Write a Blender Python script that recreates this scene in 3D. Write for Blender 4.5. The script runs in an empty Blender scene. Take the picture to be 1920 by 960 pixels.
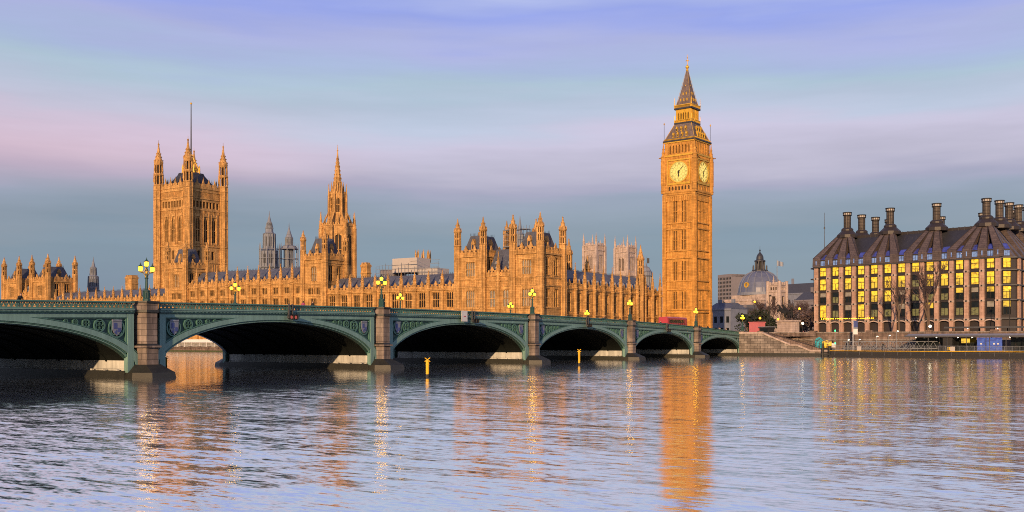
import bpy, bmesh, math, random
from math import sin, cos, pi, sqrt, atan2, radians as R
from mathutils import Vector, Matrix

S = bpy.context.scene
COL = S.collection
rnd = random.Random(11)

# ------------------------------------------------------------------ camera
cam_data = bpy.data.cameras.new("camera")
cam = bpy.data.objects.new("camera", cam_data); COL.objects.link(cam)
cam.location = (0, 0, 3.8)
cam.rotation_euler = (R(90), 0, R(32.10))
cam_data.sensor_width = 36; cam_data.lens = 35.625
cam_data.shift_y = 159 / 1920
cam_data.clip_start = 0.5; cam_data.clip_end = 9000
S.camera = cam

# ------------------------------------------------------------------ light, sky, exposure
SUN_EL, SUN_AZ_NORTH_OF_EAST = 12.0, 17.0
S.view_settings.view_transform = 'Standard'; S.view_settings.look = 'None'
S.view_settings.exposure = 0.0; S.view_settings.gamma = 1.0
S.view_settings.use_curve_mapping = False
S.cycles.use_denoising = False; S.cycles.pixel_filter_type = 'BLACKMAN_HARRIS'; S.cycles.filter_width = 1.0
S.cycles.max_bounces = 6; S.cycles.glossy_bounces = 4; S.cycles.diffuse_bounces = 3
S.cycles.sample_clamp_indirect = 40.0
S.cycles.caustics_reflective = False; S.cycles.blur_glossy = 1.0; S.cycles.caustics_refractive = False

def lin(r, g, b):
    f = lambda c: (c/255/12.92) if c/255 <= .04045 else ((c/255+.055)/1.055)**2.4
    return (f(r), f(g), f(b), 1.0)

sl = bpy.data.lights.new("sun", 'SUN'); sl.energy = 5.0; sl.angle = R(0.5); sl.color = (1.0, .63, .33)
sun = bpy.data.objects.new("sun", sl); COL.objects.link(sun)
a = R(SUN_AZ_NORTH_OF_EAST)          # +X is north, +Y is west
to_sun = Vector((sin(a)*cos(R(SUN_EL)), -cos(a)*cos(R(SUN_EL)), sin(R(SUN_EL))))
sun.rotation_euler = to_sun.to_track_quat('Z', 'Y').to_euler()
sun.location = to_sun*400

W = bpy.data.worlds.new("World"); S.world = W; W.use_nodes = True
nt = W.node_tree; N = nt.nodes; L = nt.links; N.clear()
out = N.new('ShaderNodeOutputWorld')
sky = N.new('ShaderNodeTexSky'); sky.sky_type = 'NISHITA'; sky.sun_disc = False
sky.sun_elevation = R(SUN_EL); sky.sun_rotation = atan2(to_sun.x, to_sun.y)
bg1 = N.new('ShaderNodeBackground'); bg1.inputs[1].default_value = 0.02
L.new(sky.outputs[0], bg1.inputs[0])
tc = N.new('ShaderNodeTexCoord'); sep = N.new('ShaderNodeSeparateXYZ'); L.new(tc.outputs['Generated'], sep.inputs[0])
mp = N.new('ShaderNodeMapping'); mp.inputs['Scale'].default_value = (2.2, 2.2, 16)
mp.inputs['Rotation'].default_value = (R(4), R(-5), 0)
L.new(tc.outputs['Generated'], mp.inputs[0])
nz = N.new('ShaderNodeTexNoise'); nz.inputs['Scale'].default_value = 1.0; nz.inputs['Detail'].default_value = 5
nz.inputs['Roughness'].default_value = .5
L.new(mp.outputs[0], nz.inputs[0])
m1 = N.new('ShaderNodeMath'); m1.operation = 'MULTIPLY_ADD'; L.new(nz.outputs[0], m1.inputs[0])
m1.inputs[1].default_value = .13; m1.inputs[2].default_value = -.065
m2 = N.new('ShaderNodeMath'); m2.operation = 'ADD'; L.new(m1.outputs[0], m2.inputs[0]); L.new(sep.outputs[2], m2.inputs[1])
ramp = N.new('ShaderNodeValToRGB'); L.new(m2.outputs[0], ramp.inputs[0])
stops = [(0, (122,144,166)), (.0886, (128,150,168)), (.104, (135,152,168)), (.125, (143,158,175)), (.140, (150,162,182)), (.153, (165,166,190)),
         (.171, (186,183,203)), (.191, (200,196,218)), (.208, (188,199,220)), (.225, (180,195,215)), (.242, (172,195,212)), (.264, (168,186,220)),
         (.287, (171,180,224)), (.312, (150,167,233)), (.345, (184,196,232)), (.40, (204,212,234)), (.50, (210,214,234)), (.66, (135,150,205)), (1, (80,98,160))]
def less_haze(c, z):          # the physical sky below adds its own pale glow near the horizon
    k = min(z/.3, 1); h = [.08+(.025-.08)*k, .108+(.057-.108)*k, .092+(.08-.092)*k]
    return (max(c[0]-h[0], 0), max(c[1]-h[1], 0), max(c[2]-h[2], 0), 1)
el = ramp.color_ramp.elements
while len(el) > 1: el.remove(el[-1])
el[0].position = 0; el[0].color = less_haze(lin(*stops[0][1]), 0)
for p, c in stops[1:]:
    e = el.new(p); e.color = less_haze(lin(*c), p)
# rosy bank of air low in the south-west
# thin wisps
mpw = N.new('ShaderNodeMapping'); mpw.inputs['Scale'].default_value = (3.5, 3.5, 42); mpw.inputs['Rotation'].default_value = (R(-5), R(7), 0); L.new(tc.outputs['Generated'], mpw.inputs[0])
nzw = N.new('ShaderNodeTexNoise'); nzw.inputs['Scale'].default_value = 1; nzw.inputs['Detail'].default_value = 6; nzw.inputs['Roughness'].default_value = .6; L.new(mpw.outputs[0], nzw.inputs[0])
mrw = N.new('ShaderNodeMapRange'); L.new(nzw.outputs[0], mrw.inputs[0]); mrw.inputs[1].default_value = .3; mrw.inputs[2].default_value = .7; mrw.inputs[3].default_value = .955; mrw.inputs[4].default_value = 1.05
dotn = N.new('ShaderNodeVectorMath'); dotn.operation = 'DOT_PRODUCT'; L.new(tc.outputs['Generated'], dotn.inputs[0])
dotn.inputs[1].default_value = Vector((-.88, .46, .14)).normalized()
mr = N.new('ShaderNodeMapRange'); L.new(dotn.outputs['Value'], mr.inputs[0])
mr.inputs[1].default_value = .90; mr.inputs[2].default_value = 1.0; mr.inputs[3].default_value = 0; mr.inputs[4].default_value = .5
mr.interpolation_type = 'SMOOTHSTEP'
mrz = N.new('ShaderNodeMapRange'); mrz.interpolation_type = 'SMOOTHSTEP'; L.new(sep.outputs[2], mrz.inputs[0])
mrz.inputs[1].default_value = .125; mrz.inputs[2].default_value = .18
mrz2 = N.new('ShaderNodeMapRange'); mrz2.interpolation_type = 'SMOOTHSTEP'; L.new(sep.outputs[2], mrz2.inputs[0])
mrz2.inputs[1].default_value = .25; mrz2.inputs[2].default_value = .15
mm = N.new('ShaderNodeMath'); mm.operation = 'MULTIPLY'; L.new(mrz.outputs[0], mm.inputs[0]); L.new(mrz2.outputs[0], mm.inputs[1])
mm2 = N.new('ShaderNodeMath'); mm2.operation = 'MULTIPLY'; L.new(mm.outputs[0], mm2.inputs[0]); L.new(mr.outputs[0], mm2.inputs[1])
mixp = N.new('ShaderNodeMixRGB'); L.new(mm2.outputs[0], mixp.inputs[0]); L.new(ramp.outputs[0], mixp.inputs[1])
mixp.inputs[2].default_value = lin(226, 176, 188)
# the sky overhead and behind the camera is darkened to cut fill light
dote = N.new('ShaderNodeVectorMath'); dote.operation = 'DOT_PRODUCT'; L.new(tc.outputs['Generated'], dote.inputs[0])
dote.inputs[1].default_value = Vector((.45, -.85, .3)).normalized()
mre = N.new('ShaderNodeMapRange'); L.new(dote.outputs['Value'], mre.inputs[0])
mre.inputs[1].default_value = -.1; mre.inputs[2].default_value = 1; mre.inputs[3].default_value = 1.0; mre.inputs[4].default_value = .75
bg2 = N.new('ShaderNodeBackground'); wisp = N.new('ShaderNodeVectorMath'); wisp.operation = 'SCALE'; L.new(mixp.outputs[0], wisp.inputs[0]); L.new(mrw.outputs[0], wisp.inputs['Scale'])
L.new(wisp.outputs[0], bg2.inputs[0]); L.new(mre.outputs[0], bg2.inputs[1])
addw = N.new('ShaderNodeAddShader'); L.new(bg1.outputs[0], addw.inputs[0]); L.new(bg2.outputs[0], addw.inputs[1])
L.new(addw.outputs[0], out.inputs[0])

# ------------------------------------------------------------------ materials
def new_mat(name):
    m = bpy.data.materials.new(name); m.use_nodes = True
    nt = m.node_tree; b = nt.nodes['Principled BSDF']
    return m, nt.nodes, nt.links, b

def mottled(name, col, rough=.8, var=.25, scale=.4, streak=.35, bump=.0, metal=0, fine=3.0, spec=.5):
    """paint / metal / plaster: uneven tone from two noises in world space"""
    m, N, L, b = new_mat(name)
    g = N.new('ShaderNodeNewGeometry')
    n1 = N.new('ShaderNodeTexNoise'); n1.inputs['Scale'].default_value = scale; n1.inputs['Detail'].default_value = 6
    L.new(g.outputs['Position'], n1.inputs['Vector'])
    mpn = N.new('ShaderNodeMapping'); mpn.inputs['Scale'].default_value = (fine, fine, fine*.12)
    L.new(g.outputs['Position'], mpn.inputs[0])
    n2 = N.new('ShaderNodeTexNoise'); n2.inputs['Scale'].default_value = 1.0; n2.inputs['Detail'].default_value = 4
    L.new(mpn.outputs[0], n2.inputs['Vector'])
    ma = N.new('ShaderNodeMath'); ma.operation = 'MULTIPLY_ADD'; L.new(n1.outputs[0], ma.inputs[0]); ma.inputs[1].default_value = 2*var; ma.inputs[2].default_value = 1-var
    mb = N.new('ShaderNodeMath'); mb.operation = 'MULTIPLY_ADD'; L.new(n2.outputs[0], mb.inputs[0]); mb.inputs[1].default_value = 2*streak; mb.inputs[2].default_value = 1-streak
    mc = N.new('ShaderNodeMath'); mc.operation = 'MULTIPLY'; L.new(ma.outputs[0], mc.inputs[0]); L.new(mb.outputs[0], mc.inputs[1])
    mx = N.new('ShaderNodeVectorMath'); mx.operation = 'SCALE'; mx.inputs[0].default_value = col; L.new(mc.outputs[0], mx.inputs['Scale'])
    L.new(mx.outputs[0], b.inputs['Base Color'])
    b.inputs['Roughness'].default_value = rough; b.inputs['Metallic'].default_value = metal
    b.inputs['Specular IOR Level'].default_value = spec
    if bump:
        bp = N.new('ShaderNodeBump'); bp.inputs['Strength'].default_value = bump; bp.inputs['Distance'].default_value = .1
        L.new(n2.outputs[0], bp.inputs['Height']); L.new(bp.outputs[0], b.inputs['Normal'])
    return m

def masonry(name, c1, c2, mortar, bw=1.0, bh=.45, rough=.85, grime=.3, msize=.02):
    m, N, L, b = new_mat(name)
    g = N.new('ShaderNodeNewGeometry'); sp = N.new('ShaderNodeSeparateXYZ'); L.new(g.outputs['Position'], sp.inputs[0])
    ad = N.new('ShaderNodeMath'); ad.operation = 'ADD'; L.new(sp.outputs[0], ad.inputs[0]); L.new(sp.outputs[1], ad.inputs[1])
    cb = N.new('ShaderNodeCombineXYZ'); L.new(ad.outputs[0], cb.inputs[0]); L.new(sp.outputs[2], cb.inputs[1])
    br = N.new('ShaderNodeTexBrick'); L.new(cb.outputs[0], br.inputs['Vector'])
    br.inputs['Color1'].default_value = (*c1, 1); br.inputs['Color2'].default_value = (*c2, 1); br.inputs['Mortar'].default_value = (*mortar, 1)
    br.inputs['Scale'].default_value = 1; br.inputs['Brick Width'].default_value = bw; br.inputs['Row Height'].default_value = bh
    br.inputs['Mortar Size'].default_value = msize; br.inputs['Bias'].default_value = 0
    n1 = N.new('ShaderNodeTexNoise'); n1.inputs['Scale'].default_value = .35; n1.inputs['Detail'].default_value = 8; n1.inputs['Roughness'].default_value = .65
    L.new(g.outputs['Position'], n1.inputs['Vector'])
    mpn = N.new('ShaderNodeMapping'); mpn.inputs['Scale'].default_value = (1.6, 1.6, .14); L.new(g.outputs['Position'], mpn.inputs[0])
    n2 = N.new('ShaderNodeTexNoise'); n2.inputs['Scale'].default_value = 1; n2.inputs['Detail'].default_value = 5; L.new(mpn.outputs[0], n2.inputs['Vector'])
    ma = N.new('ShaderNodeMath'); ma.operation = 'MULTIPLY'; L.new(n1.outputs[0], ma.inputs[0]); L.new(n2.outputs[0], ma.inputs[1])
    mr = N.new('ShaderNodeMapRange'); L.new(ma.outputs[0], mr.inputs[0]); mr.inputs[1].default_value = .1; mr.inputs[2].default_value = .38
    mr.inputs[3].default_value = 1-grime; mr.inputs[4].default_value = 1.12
    mx = N.new('ShaderNodeVectorMath'); mx.operation = 'SCALE'; L.new(br.outputs['Color'], mx.inputs[0]); L.new(mr.outputs[0], mx.inputs['Scale'])
    L.new(mx.outputs[0], b.inputs['Base Color']); b.inputs['Roughness'].default_value = rough
    b.inputs['Specular IOR Level'].default_value = .25
    bp = N.new('ShaderNodeBump'); bp.inputs['Strength'].default_value = .35; bp.inputs['Distance'].default_value = .06
    L.new(n1.outputs[0], bp.inputs['Height']); L.new(bp.outputs[0], b.inputs['Normal'])
    return m

def emitter(name, col, strength, mott=0.0, scale=1.2, dark=None):
    m, N, L, b = new_mat(name)
    b.inputs['Base Color'].default_value = (.04, .04, .04, 1); b.inputs['Roughness'].default_value = .25
    b.inputs['Emission Strength'].default_value = strength; b.inputs['Emission Color'].default_value = (*col, 1)
    if mott:
        g = N.new('ShaderNodeNewGeometry'); n1 = N.new('ShaderNodeTexNoise'); n1.inputs['Scale'].default_value = scale; n1.inputs['Detail'].default_value = 3
        mpn = N.new('ShaderNodeMapping'); mpn.inputs['Scale'].default_value = (1, 1, 1.6); L.new(g.outputs['Position'], mpn.inputs[0]); L.new(mpn.outputs[0], n1.inputs['Vector'])
        cr = N.new('ShaderNodeValToRGB'); L.new(n1.outputs[0], cr.inputs[0])
        cr.color_ramp.elements[0].position = .5-mott*.5; cr.color_ramp.elements[0].color = (*(dark or (col[0]*.2, col[1]*.15, col[2]*.1)), 1)
        cr.color_ramp.elements[1].position = .52; cr.color_ramp.elements[1].color = (*col, 1)
        L.new(cr.outputs[0], b.inputs['Emission Color'])
    return m

def glassy(name, col, rough=.12, ior=1.9):
    m, N, L, b = new_mat(name)
    g = N.new('ShaderNodeNewGeometry'); n1 = N.new('ShaderNodeTexNoise'); n1.inputs['Scale'].default_value = .9; n1.inputs['Detail'].default_value = 2
    L.new(g.outputs['Position'], n1.inputs['Vector'])
    mx = N.new('ShaderNodeVectorMath'); mx.operation = 'SCALE'; mx.inputs[0].default_value = col
    ma = N.new('ShaderNodeMath'); ma.operation = 'MULTIPLY_ADD'; L.new(n1.outputs[0], ma.inputs[0]); ma.inputs[1].default_value = 1.6; ma.inputs[2].default_value = .2
    L.new(ma.outputs[0], mx.inputs['Scale']); L.new(mx.outputs[0], b.inputs['Base Color'])
    b.inputs['Roughness'].default_value = rough; b.inputs['IOR'].default_value = ior
    bp = N.new('ShaderNodeBump'); bp.inputs['Strength'].default_value = .12; bp.inputs['Distance'].default_value = .1
    L.new(n1.outputs[0], bp.inputs['Height']); L.new(bp.outputs[0], b.inputs['Normal'])
    return m

M = {}
M['stone'] = masonry('honey_limestone', (.71,.415,.155), (.54,.305,.108), (.23,.12,.043), 1.1, .5, grime=.60)  # heavy grime mottling also stands in for shade in the carving
M['goldstone'] = masonry('clean_golden_limestone', (.69,.365,.095), (.56,.285,.07), (.29,.14,.035), 1.2, .5, grime=.48)
M['pale'] = masonry('portland_stone', (.54,.44,.39), (.45,.365,.32), (.28,.22,.19), 1.2, .5, grime=.4)
M['bridgestone'] = masonry('grey_pink_pier_stone', (.34,.28,.245), (.25,.205,.18), (.08,.068,.06), 1.4, .62, grime=.72)
M['granite'] = masonry('pink_granite', (.25,.185,.155), (.18,.135,.115), (.08,.065,.055), 1.5, .6, grime=.7)
M['ashlar'] = masonry('grey_ashlar', (.34,.30,.27), (.19,.165,.15), (.10,.09,.08), 1.7, .62, grime=.5, msize=.05)
M['inner'] = masonry('pale_pier_granite', (.60,.62,.60), (.52,.54,.53), (.26,.27,.27), 2.4, .9, grime=.5)
M['algae'] = mottled('wet_algae_stone', (.020,.021,.016), .55, .5, .8, .4)
M['pinkstone'] = masonry('pink_sandstone', (.52,.345,.27), (.44,.285,.22), (.25,.16,.125), 1.2, .8, grime=.35)
M['slate'] = masonry('blue_slate', (.115,.125,.16), (.09,.10,.135), (.05,.055,.075), .9, .4, rough=.5, grime=.35)
M['iron'] = mottled('dark_cast_iron_roof', (.030,.033,.045), .5, .35, .5, .3)
M['roofbrown'] = masonry('iron_roof_tiles', (.20,.16,.155), (.15,.12,.12), (.07,.055,.055), .8, .5, rough=.75, grime=.35)
M['gold'] = mottled('gilding', (.66,.40,.05), .5, .3, .8, .3, metal=.3)
M['black'] = mottled('soot_black', (.012,.012,.013), .7, .3, 1, .2)
M['shadow'] = mottled('opening_shade', (.035,.025,.018), .8, .3, 1, .2)  # near-black backing that paints shade inside arches, windows and turret lanterns
M['glass'] = glassy('old_leaded_glass', (.012,.012,.014), .3, 1.4)
M['palewin'] = glassy('pale_sky_glass', (.26,.25,.22), .4, 1.4)  # pale base colour paints a bright sky reflection into the palace panes
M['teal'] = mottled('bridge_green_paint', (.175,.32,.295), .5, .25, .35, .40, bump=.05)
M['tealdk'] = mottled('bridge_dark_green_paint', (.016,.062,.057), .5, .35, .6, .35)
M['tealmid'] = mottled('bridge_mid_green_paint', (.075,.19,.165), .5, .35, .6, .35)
M['soffit'] = mottled('shade_dark_soffit_paint', (.013,.016,.015), .9, .4, .5, .3, spec=.05)  # shade under the arches is put into this near-black colour
M['shieldw'] = mottled('shield_white', (.20,.23,.30), .5, .35)
M['shieldb'] = mottled('shield_blue', (.06,.085,.26), .5, .3)
M['asphalt'] = mottled('asphalt', (.05,.05,.052), .9, .25, .5, .1)
M['paving'] = masonry('paving_slabs', (.26,.25,.24), (.22,.21,.20), (.12,.12,.11), .9, .6, grime=.3)
M['lampglow'] = emitter('lamp_glow', (1.0,.44,.004), 36.0)
M['lampwarm'] = emitter('lamp_glass_glow', (1.0,.48,.015), 8.0)
M['lampamber'] = emitter('street_lamp_glow', (1.0,.36,.01), 6.0)
M['white_lamp'] = emitter('white_lamp_glow', (1.0,.85,.60), 9.0)
M['green_lamp'] = emitter('green_signal_glow', (.05,1.0,.25), 4.0)
M['dial'] = emitter('opal_dial', (1.0,.68,.14), 1.15)
M['white'] = mottled('white_paint', (.74,.74,.74), .5, .1, .8, .12)
M['grey'] = mottled('grey_steel', (.22,.24,.27), .45, .2, .8, .2, metal=.2)
M['greylead'] = mottled('grey_lead_sheet', (.19,.21,.26), .6, .25, .5, .3)
M['darkgrey'] = mottled('dark_grey_steel', (.055,.058,.065), .5, .25, .8, .2)
M['yellow'] = mottled('yellow_pile_paint', (.80,.48,.02), .5, .25, 1.2, .4)
M['red'] = mottled('red_bus_paint', (.42,.05,.07), .35, .1, .6, .08)
M['pinkred'] = mottled('faded_red_hoarding', (.55,.16,.17), .6, .12, .8, .12)
M['redlens'] = emitter('red_signal_glow', (1.0,.16,.10), .4)
M['rubber'] = mottled('rubber', (.02,.02,.02), .85, .2)
M['chrome'] = mottled('steel_rim', (.4,.4,.4), .35, .1, 1, .1, metal=.7)
M['bronze'] = masonry('bronze_cladding', (.125,.10,.098), (.09,.073,.073), (.03,.027,.028), 1.3, .55, rough=.5, grime=.35)
M['bronzedk'] = mottled('dark_bronze', (.028,.023,.023), .55, .3, .7, .3)
M['flue'] = masonry('flue_cladding', (.13,.11,.095), (.10,.085,.075), (.03,.025,.025), .8, .9, rough=.5, grime=.4)
M['litA'] = emitter('lit_office_bright', (1.0,.55,.02), 1.5, .40, 1.2, (.36,.17,.008))
M['litB'] = emitter('lit_office_half', (.95,.55,.03), 1.1, .5, 1.0, (.08,.04,.008))
M['litC'] = emitter('lit_office_dim', (.50,.38,.09), .45, .5, 1.3, (.012,.014,.01))
M['darkwin'] = glassy('dark_office_glass', (.012,.016,.018), .15, 1.4)
M['bluewin'] = glassy('blue_attic_glass', (.22,.38,.72), .2)
M['blueglass'] = glassy('deep_blue_glazing', (.05,.07,.34), .2)
M['paleblue'] = emitter('attic_blue_light', (.40,.56,.88), .62, .2, 1.0, (.2,.3,.6))
M['statue'] = mottled('dark_bronze_statue', (.008,.009,.009), .85, .3, 1, .2)
M['bark'] = mottled('plane_tree_bark', (.12,.085,.06), .9, .35, 1, .3)
M['twig'] = mottled('bare_twigs', (.10,.068,.062), .9, .3, .5, .1)
M['leafdk'] = mottled('dark_evergreen_leaves', (.020,.030,.018), .8, .5, .6, .2)
M['leafbrown'] = mottled('brown_winter_leaves', (.10,.07,.068), .8, .5, .6, .2)
M['weed'] = mottled('river_weed', (.05,.065,.018), .8, .5, 1, .2)
M['concrete'] = mottled('office_concrete', (.20,.185,.20), .8, .15, .3, .15)
M['sheet'] = mottled('white_scaffold_sheet', (.44,.41,.39), .7, .12, .3, .1)
M['blueroof'] = mottled('blue_grey_roof_sheet', (.12,.14,.24), .4, .25, .6, .2)
M['dome'] = mottled('lead_dome', (.11,.13,.20), .4, .25, .4, .35)
M['teallit'] = emitter('teal_lit_glass', (.02,.45,.38), .9, .2, 2.0)
M['amberlit'] = emitter('amber_lit_panel', (1.0,.52,.02), 1.2, .2, 1.5)
M['bluepanel'] = emitter('backlit_blue_panel', (.10,.22,.72), .55, .15, 1.5, (.06,.12,.5))
M['orangesign'] = emitter('orange_letters', (1.0,.28,.06), 1.2)
M['skin'] = mottled('skin', (.45,.27,.20), .6, .1)
M['cloth1'] = mottled('black_coat', (.016,.016,.018), .9, .2)
M['cloth2'] = mottled('navy_coat', (.02,.028,.06), .9, .2)
M['cloth3'] = mottled('magenta_coat', (.32,.06,.14), .9, .2)
M['cloth4'] = mottled('tan_coat', (.32,.24,.17), .9, .2)
M['jeans'] = mottled('dark_trousers', (.03,.032,.04), .9, .2)
M['hair'] = mottled('dark_hair', (.02,.014,.01), .8, .2)

# ------------------------------------------------------------------ mesh building
class MB:
    def __init__(s): s.v = []; s.f = []; s.m = []; s.M = None
    def add(s, vs, fs, mi=0):
        b = len(s.v)
        if s.M is not None: vs = [tuple(s.M @ Vector(p)) for p in vs]
        s.v += [tuple(p) for p in vs]; s.f += [tuple(i+b for i in f) for f in fs]
        s.m += [mi]*len(fs)
    def hexa(s, p, mi=0):
        s.add(p, [(0,3,2,1),(4,5,6,7),(0,1,5,4),(1,2,6,5),(2,3,7,6),(3,0,4,7)], mi)
    def box(s, x0, x1, y0, y1, z0, z1, mi=0):
        s.hexa([(x0,y0,z0),(x1,y0,z0),(x1,y1,z0),(x0,y1,z0),(x0,y0,z1),(x1,y0,z1),(x1,y1,z1),(x0,y1,z1)], mi)
    def lathe(s, cx, cy, prof, n=8, rot=None, mi=0, cap=True, sx=1, sy=1):
        if rot is None: rot = pi/n
        vs = []
        for r, z in prof:
            for k in range(n):
                t = rot+2*pi*k/n; vs.append((cx+r*cos(t)*sx, cy+r*sin(t)*sy, z))
        fs = []
        for j in range(len(prof)-1):
            for k in range(n):
                k2 = (k+1) % n; fs.append((j*n+k, j*n+k2, (j+1)*n+k2, (j+1)*n+k))
        if cap:
            fs.append(tuple(range(n))[::-1]); fs.append(tuple((len(prof)-1)*n+k for k in range(n)))
        s.add(vs, fs, mi)
    def sq(s, cx, cy, prof, mi=0):       # square in plan, half width in the profile
        s.lathe(cx, cy, [(h*sqrt(2), z) for h, z in prof], 4, pi/4, mi)
    def tube(s, p, q, r0, r1=None, n=6, mi=0):
        p = Vector(p); q = Vector(q); d = q-p
        if d.length < 1e-6: return
        r1 = r0 if r1 is None else r1
        d.normalize(); a = d.orthogonal().normalized(); b = d.cross(a)
        vs = []
        for c, r in ((p, r0), (q, r1)):
            for k in range(n):
                t = 2*pi*k/n; vs.append(tuple(c+a*(r*cos(t))+b*(r*sin(t))))
        fs = [(k, (k+1) % n, n+(k+1) % n, n+k) for k in range(n)]
        fs += [tuple(range(n))[::-1], tuple(range(n, 2*n))]
        s.add(vs, fs, mi)
    def prism(s, poly, y0, y1, mi=0):    # polygon in xz pushed along y
        n = len(poly)
        vs = [(x, y0, z) for x, z in poly]+[(x, y1, z) for x, z in poly]
        fs = [tuple(range(n)), tuple(range(n, 2*n))[::-1]]+[(k, n+k, n+(k+1) % n, (k+1) % n) for k in range(n)]
        s.add(vs, fs, mi)
    def wall(s, x0, x1, z0, z1, holes=(), y=0.0, rev=.45, mi=0, back=None):
        """a wall face at y with real openings: reveals of depth rev, and an optional back of material back"""
        xs = sorted({x0, x1}|{h[0] for h in holes}|{h[1] for h in holes})
        zs = sorted({z0, z1}|{h[2] for h in holes}|{h[3] for h in holes})
        xs = [x for x in xs if x0-1e-6 <= x <= x1+1e-6]; zs = [z for z in zs if z0-1e-6 <= z <= z1+1e-6]
        vs = []; fs = []
        for j in range(len(zs)-1):
            cz = (zs[j]+zs[j+1])/2; run = None
            for i in range(len(xs)-1):
                cx = (xs[i]+xs[i+1])/2
                solid = not any(h[0] < cx < h[1] and h[2] < cz < h[3] for h in holes)
                if solid:
                    if run is None: run = xs[i]
                if (not solid or i == len(xs)-2) and run is not None:
                    e = xs[i+1] if solid else xs[i]
                    b = len(vs); vs += [(run,y,zs[j]),(e,y,zs[j]),(e,y,zs[j+1]),(run,y,zs[j+1])]; fs.append((b,b+1,b+2,b+3)); run = None
        for (a, c, d, e) in holes:
            b = len(vs); vs += [(a,y,d),(c,y,d),(c,y,e),(a,y,e),(a,y+rev,d),(c,y+rev,d),(c,y+rev,e),(a,y+rev,e)]
            fs += [(b,b+4,b+5,b+1),(b+1,b+5,b+6,b+2),(b+2,b+6,b+7,b+3),(b+3,b+7,b+4,b)]
        s.add(vs, fs, mi)
        if back is not None:
            for (a, c, d, e) in holes: s.add([(a,y+rev,d),(c,y+rev,d),(c,y+rev,e),(a,y+rev,e)], [(0,1,2,3)], back)
    def ribs(s, x0, x1, z0, z1, pitch, d=.12, w=.16, mi=0):
        n = max(1, round((x1-x0)/pitch))
        for k in range(n+1):
            x = x0+(x1-x0)*k/n; s.box(x-w/2, x+w/2, -d, .04, z0, z1, mi)
    def merlons(s, x0, x1, z0, z1, w=.7, gap=.55, y0=-.12, y1=.2, mi=0):
        n = max(2, int((x1-x0)/(w+gap))); p = (x1-x0)/n
        for k in range(n): s.box(x0+p*k+p*.2, x0+p*k+p*.78, y0, y1, z0, z1, mi)
    def mesh(s, name, mats):
        me = bpy.data.meshes.new(name); me.from_pydata(s.v, [], s.f)
        for m in mats: me.materials.append(M[m])
        if any(s.m): me.polygons.foreach_set('material_index', s.m)
        me.update(); return me

ZB = {}
def tag(o, label=None, cat=None, group=None, kind=None):
    if label: o['label'] = label
    if cat: o['category'] = cat
    if group: o['group'] = group
    if kind: o['kind'] = kind
    return o
def thing(name, loc, rz, label, cat, group=None):
    o = bpy.data.objects.new(name, None); COL.objects.link(o); o.location = loc; o.rotation_euler = (0, 0, rz)
    o.empty_display_size = .5; ZB[o.name] = loc[2]
    return tag(o, label, cat, group)
def part(name, me, par, loc=(0,0,0), rz=0, sub=False):
    """link a mesh as a part; heights in part meshes and loc are world heights (sub-parts: relative to their part)"""
    o = bpy.data.objects.new(name, me); COL.objects.link(o)
    o.parent = par
    if par is not None and not sub: loc = (loc[0], loc[1], loc[2]-ZB.get(par.name, 0))
    o.location = loc; o.rotation_euler = (0, 0, rz); return o
def single(name, mb, mats, loc, rz, label, cat, group=None):
    o = bpy.data.objects.new(name, mb.mesh(name, mats)); COL.objects.link(o); o.location = loc; o.rotation_euler = (0, 0, rz)
    return tag(o, label, cat, group)
def structure(name, mb, mats, loc=(0,0,0), rz=0, kind='structure'):
    o = bpy.data.objects.new(name, mb.mesh(name, mats)); COL.objects.link(o); o.location = loc; o.rotation_euler = (0, 0, rz)
    o['kind'] = kind; return o
def copy_tree(o, par=None):
    c = o.copy(); COL.objects.link(c); c.parent = par
    if o.name in ZB: ZB[c.name] = ZB[o.name]
    for ch in list(o.children):
        if ch.name != c.name: copy_tree(ch, c)
    return c

# ------------------------------------------------------------------ water and ground
wm, N, L, b = new_mat('river_water')
g = N.new('ShaderNodeNewGeometry')
def slopes(scale, sx, sy, detail, rough=.55, dist=0.0):
    mpn = N.new('ShaderNodeMapping'); mpn.inputs['Rotation'].default_value = (0, 0, R(-32)); mpn.inputs['Scale'].default_value = (sx, sy, 1)
    L.new(g.outputs['Position'], mpn.inputs[0])
    n = N.new('ShaderNodeTexNoise'); n.inputs['Scale'].default_value = scale; n.inputs['Detail'].default_value = detail; n.inputs['Roughness'].default_value = rough
    n.inputs['Distortion'].default_value = dist
    L.new(mpn.outputs[0], n.inputs['Vector'])
    v = N.new('ShaderNodeVectorMath'); v.operation = 'SUBTRACT'; L.new(n.outputs['Color'], v.inputs[0]); v.inputs[1].default_value = (.5, .5, .5)
    return v
WAVES = [(.06, .5, 1.0, 2, .03), (.5, .22, 1.0, 3, .085), (2.0, .22, 1.0, 3, .235), (5.0, .28, 1.0, 2, .20), (11.0, .4, 1.0, 2, .14)]
acc = None
for sc, sx, sy, de, amp in WAVES:
    v = slopes(sc, sx, sy, de, .55, .4)
    k = N.new('ShaderNodeVectorMath'); k.operation = 'MULTIPLY'; L.new(v.outputs[0], k.inputs[0]); k.inputs[1].default_value = (amp*.30, amp, 0)
    if acc is None: acc = k
    else:
        ad = N.new('ShaderNodeVectorMath'); ad.operation = 'ADD'; L.new(acc.outputs[0], ad.inputs[0]); L.new(k.outputs[0], ad.inputs[1]); acc = ad
# patches of calmer and rougher water
pn = N.new('ShaderNodeTexNoise'); pn.inputs['Scale'].default_value = .03; pn.inputs['Detail'].default_value = 3; L.new(g.outputs['Position'], pn.inputs['Vector'])
pr = N.new('ShaderNodeMapRange'); L.new(pn.outputs[0], pr.inputs[0]); pr.inputs[1].default_value = .35; pr.inputs[2].default_value = .65; pr.inputs[3].default_value = .55; pr.inputs[4].default_value = 1.25
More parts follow.
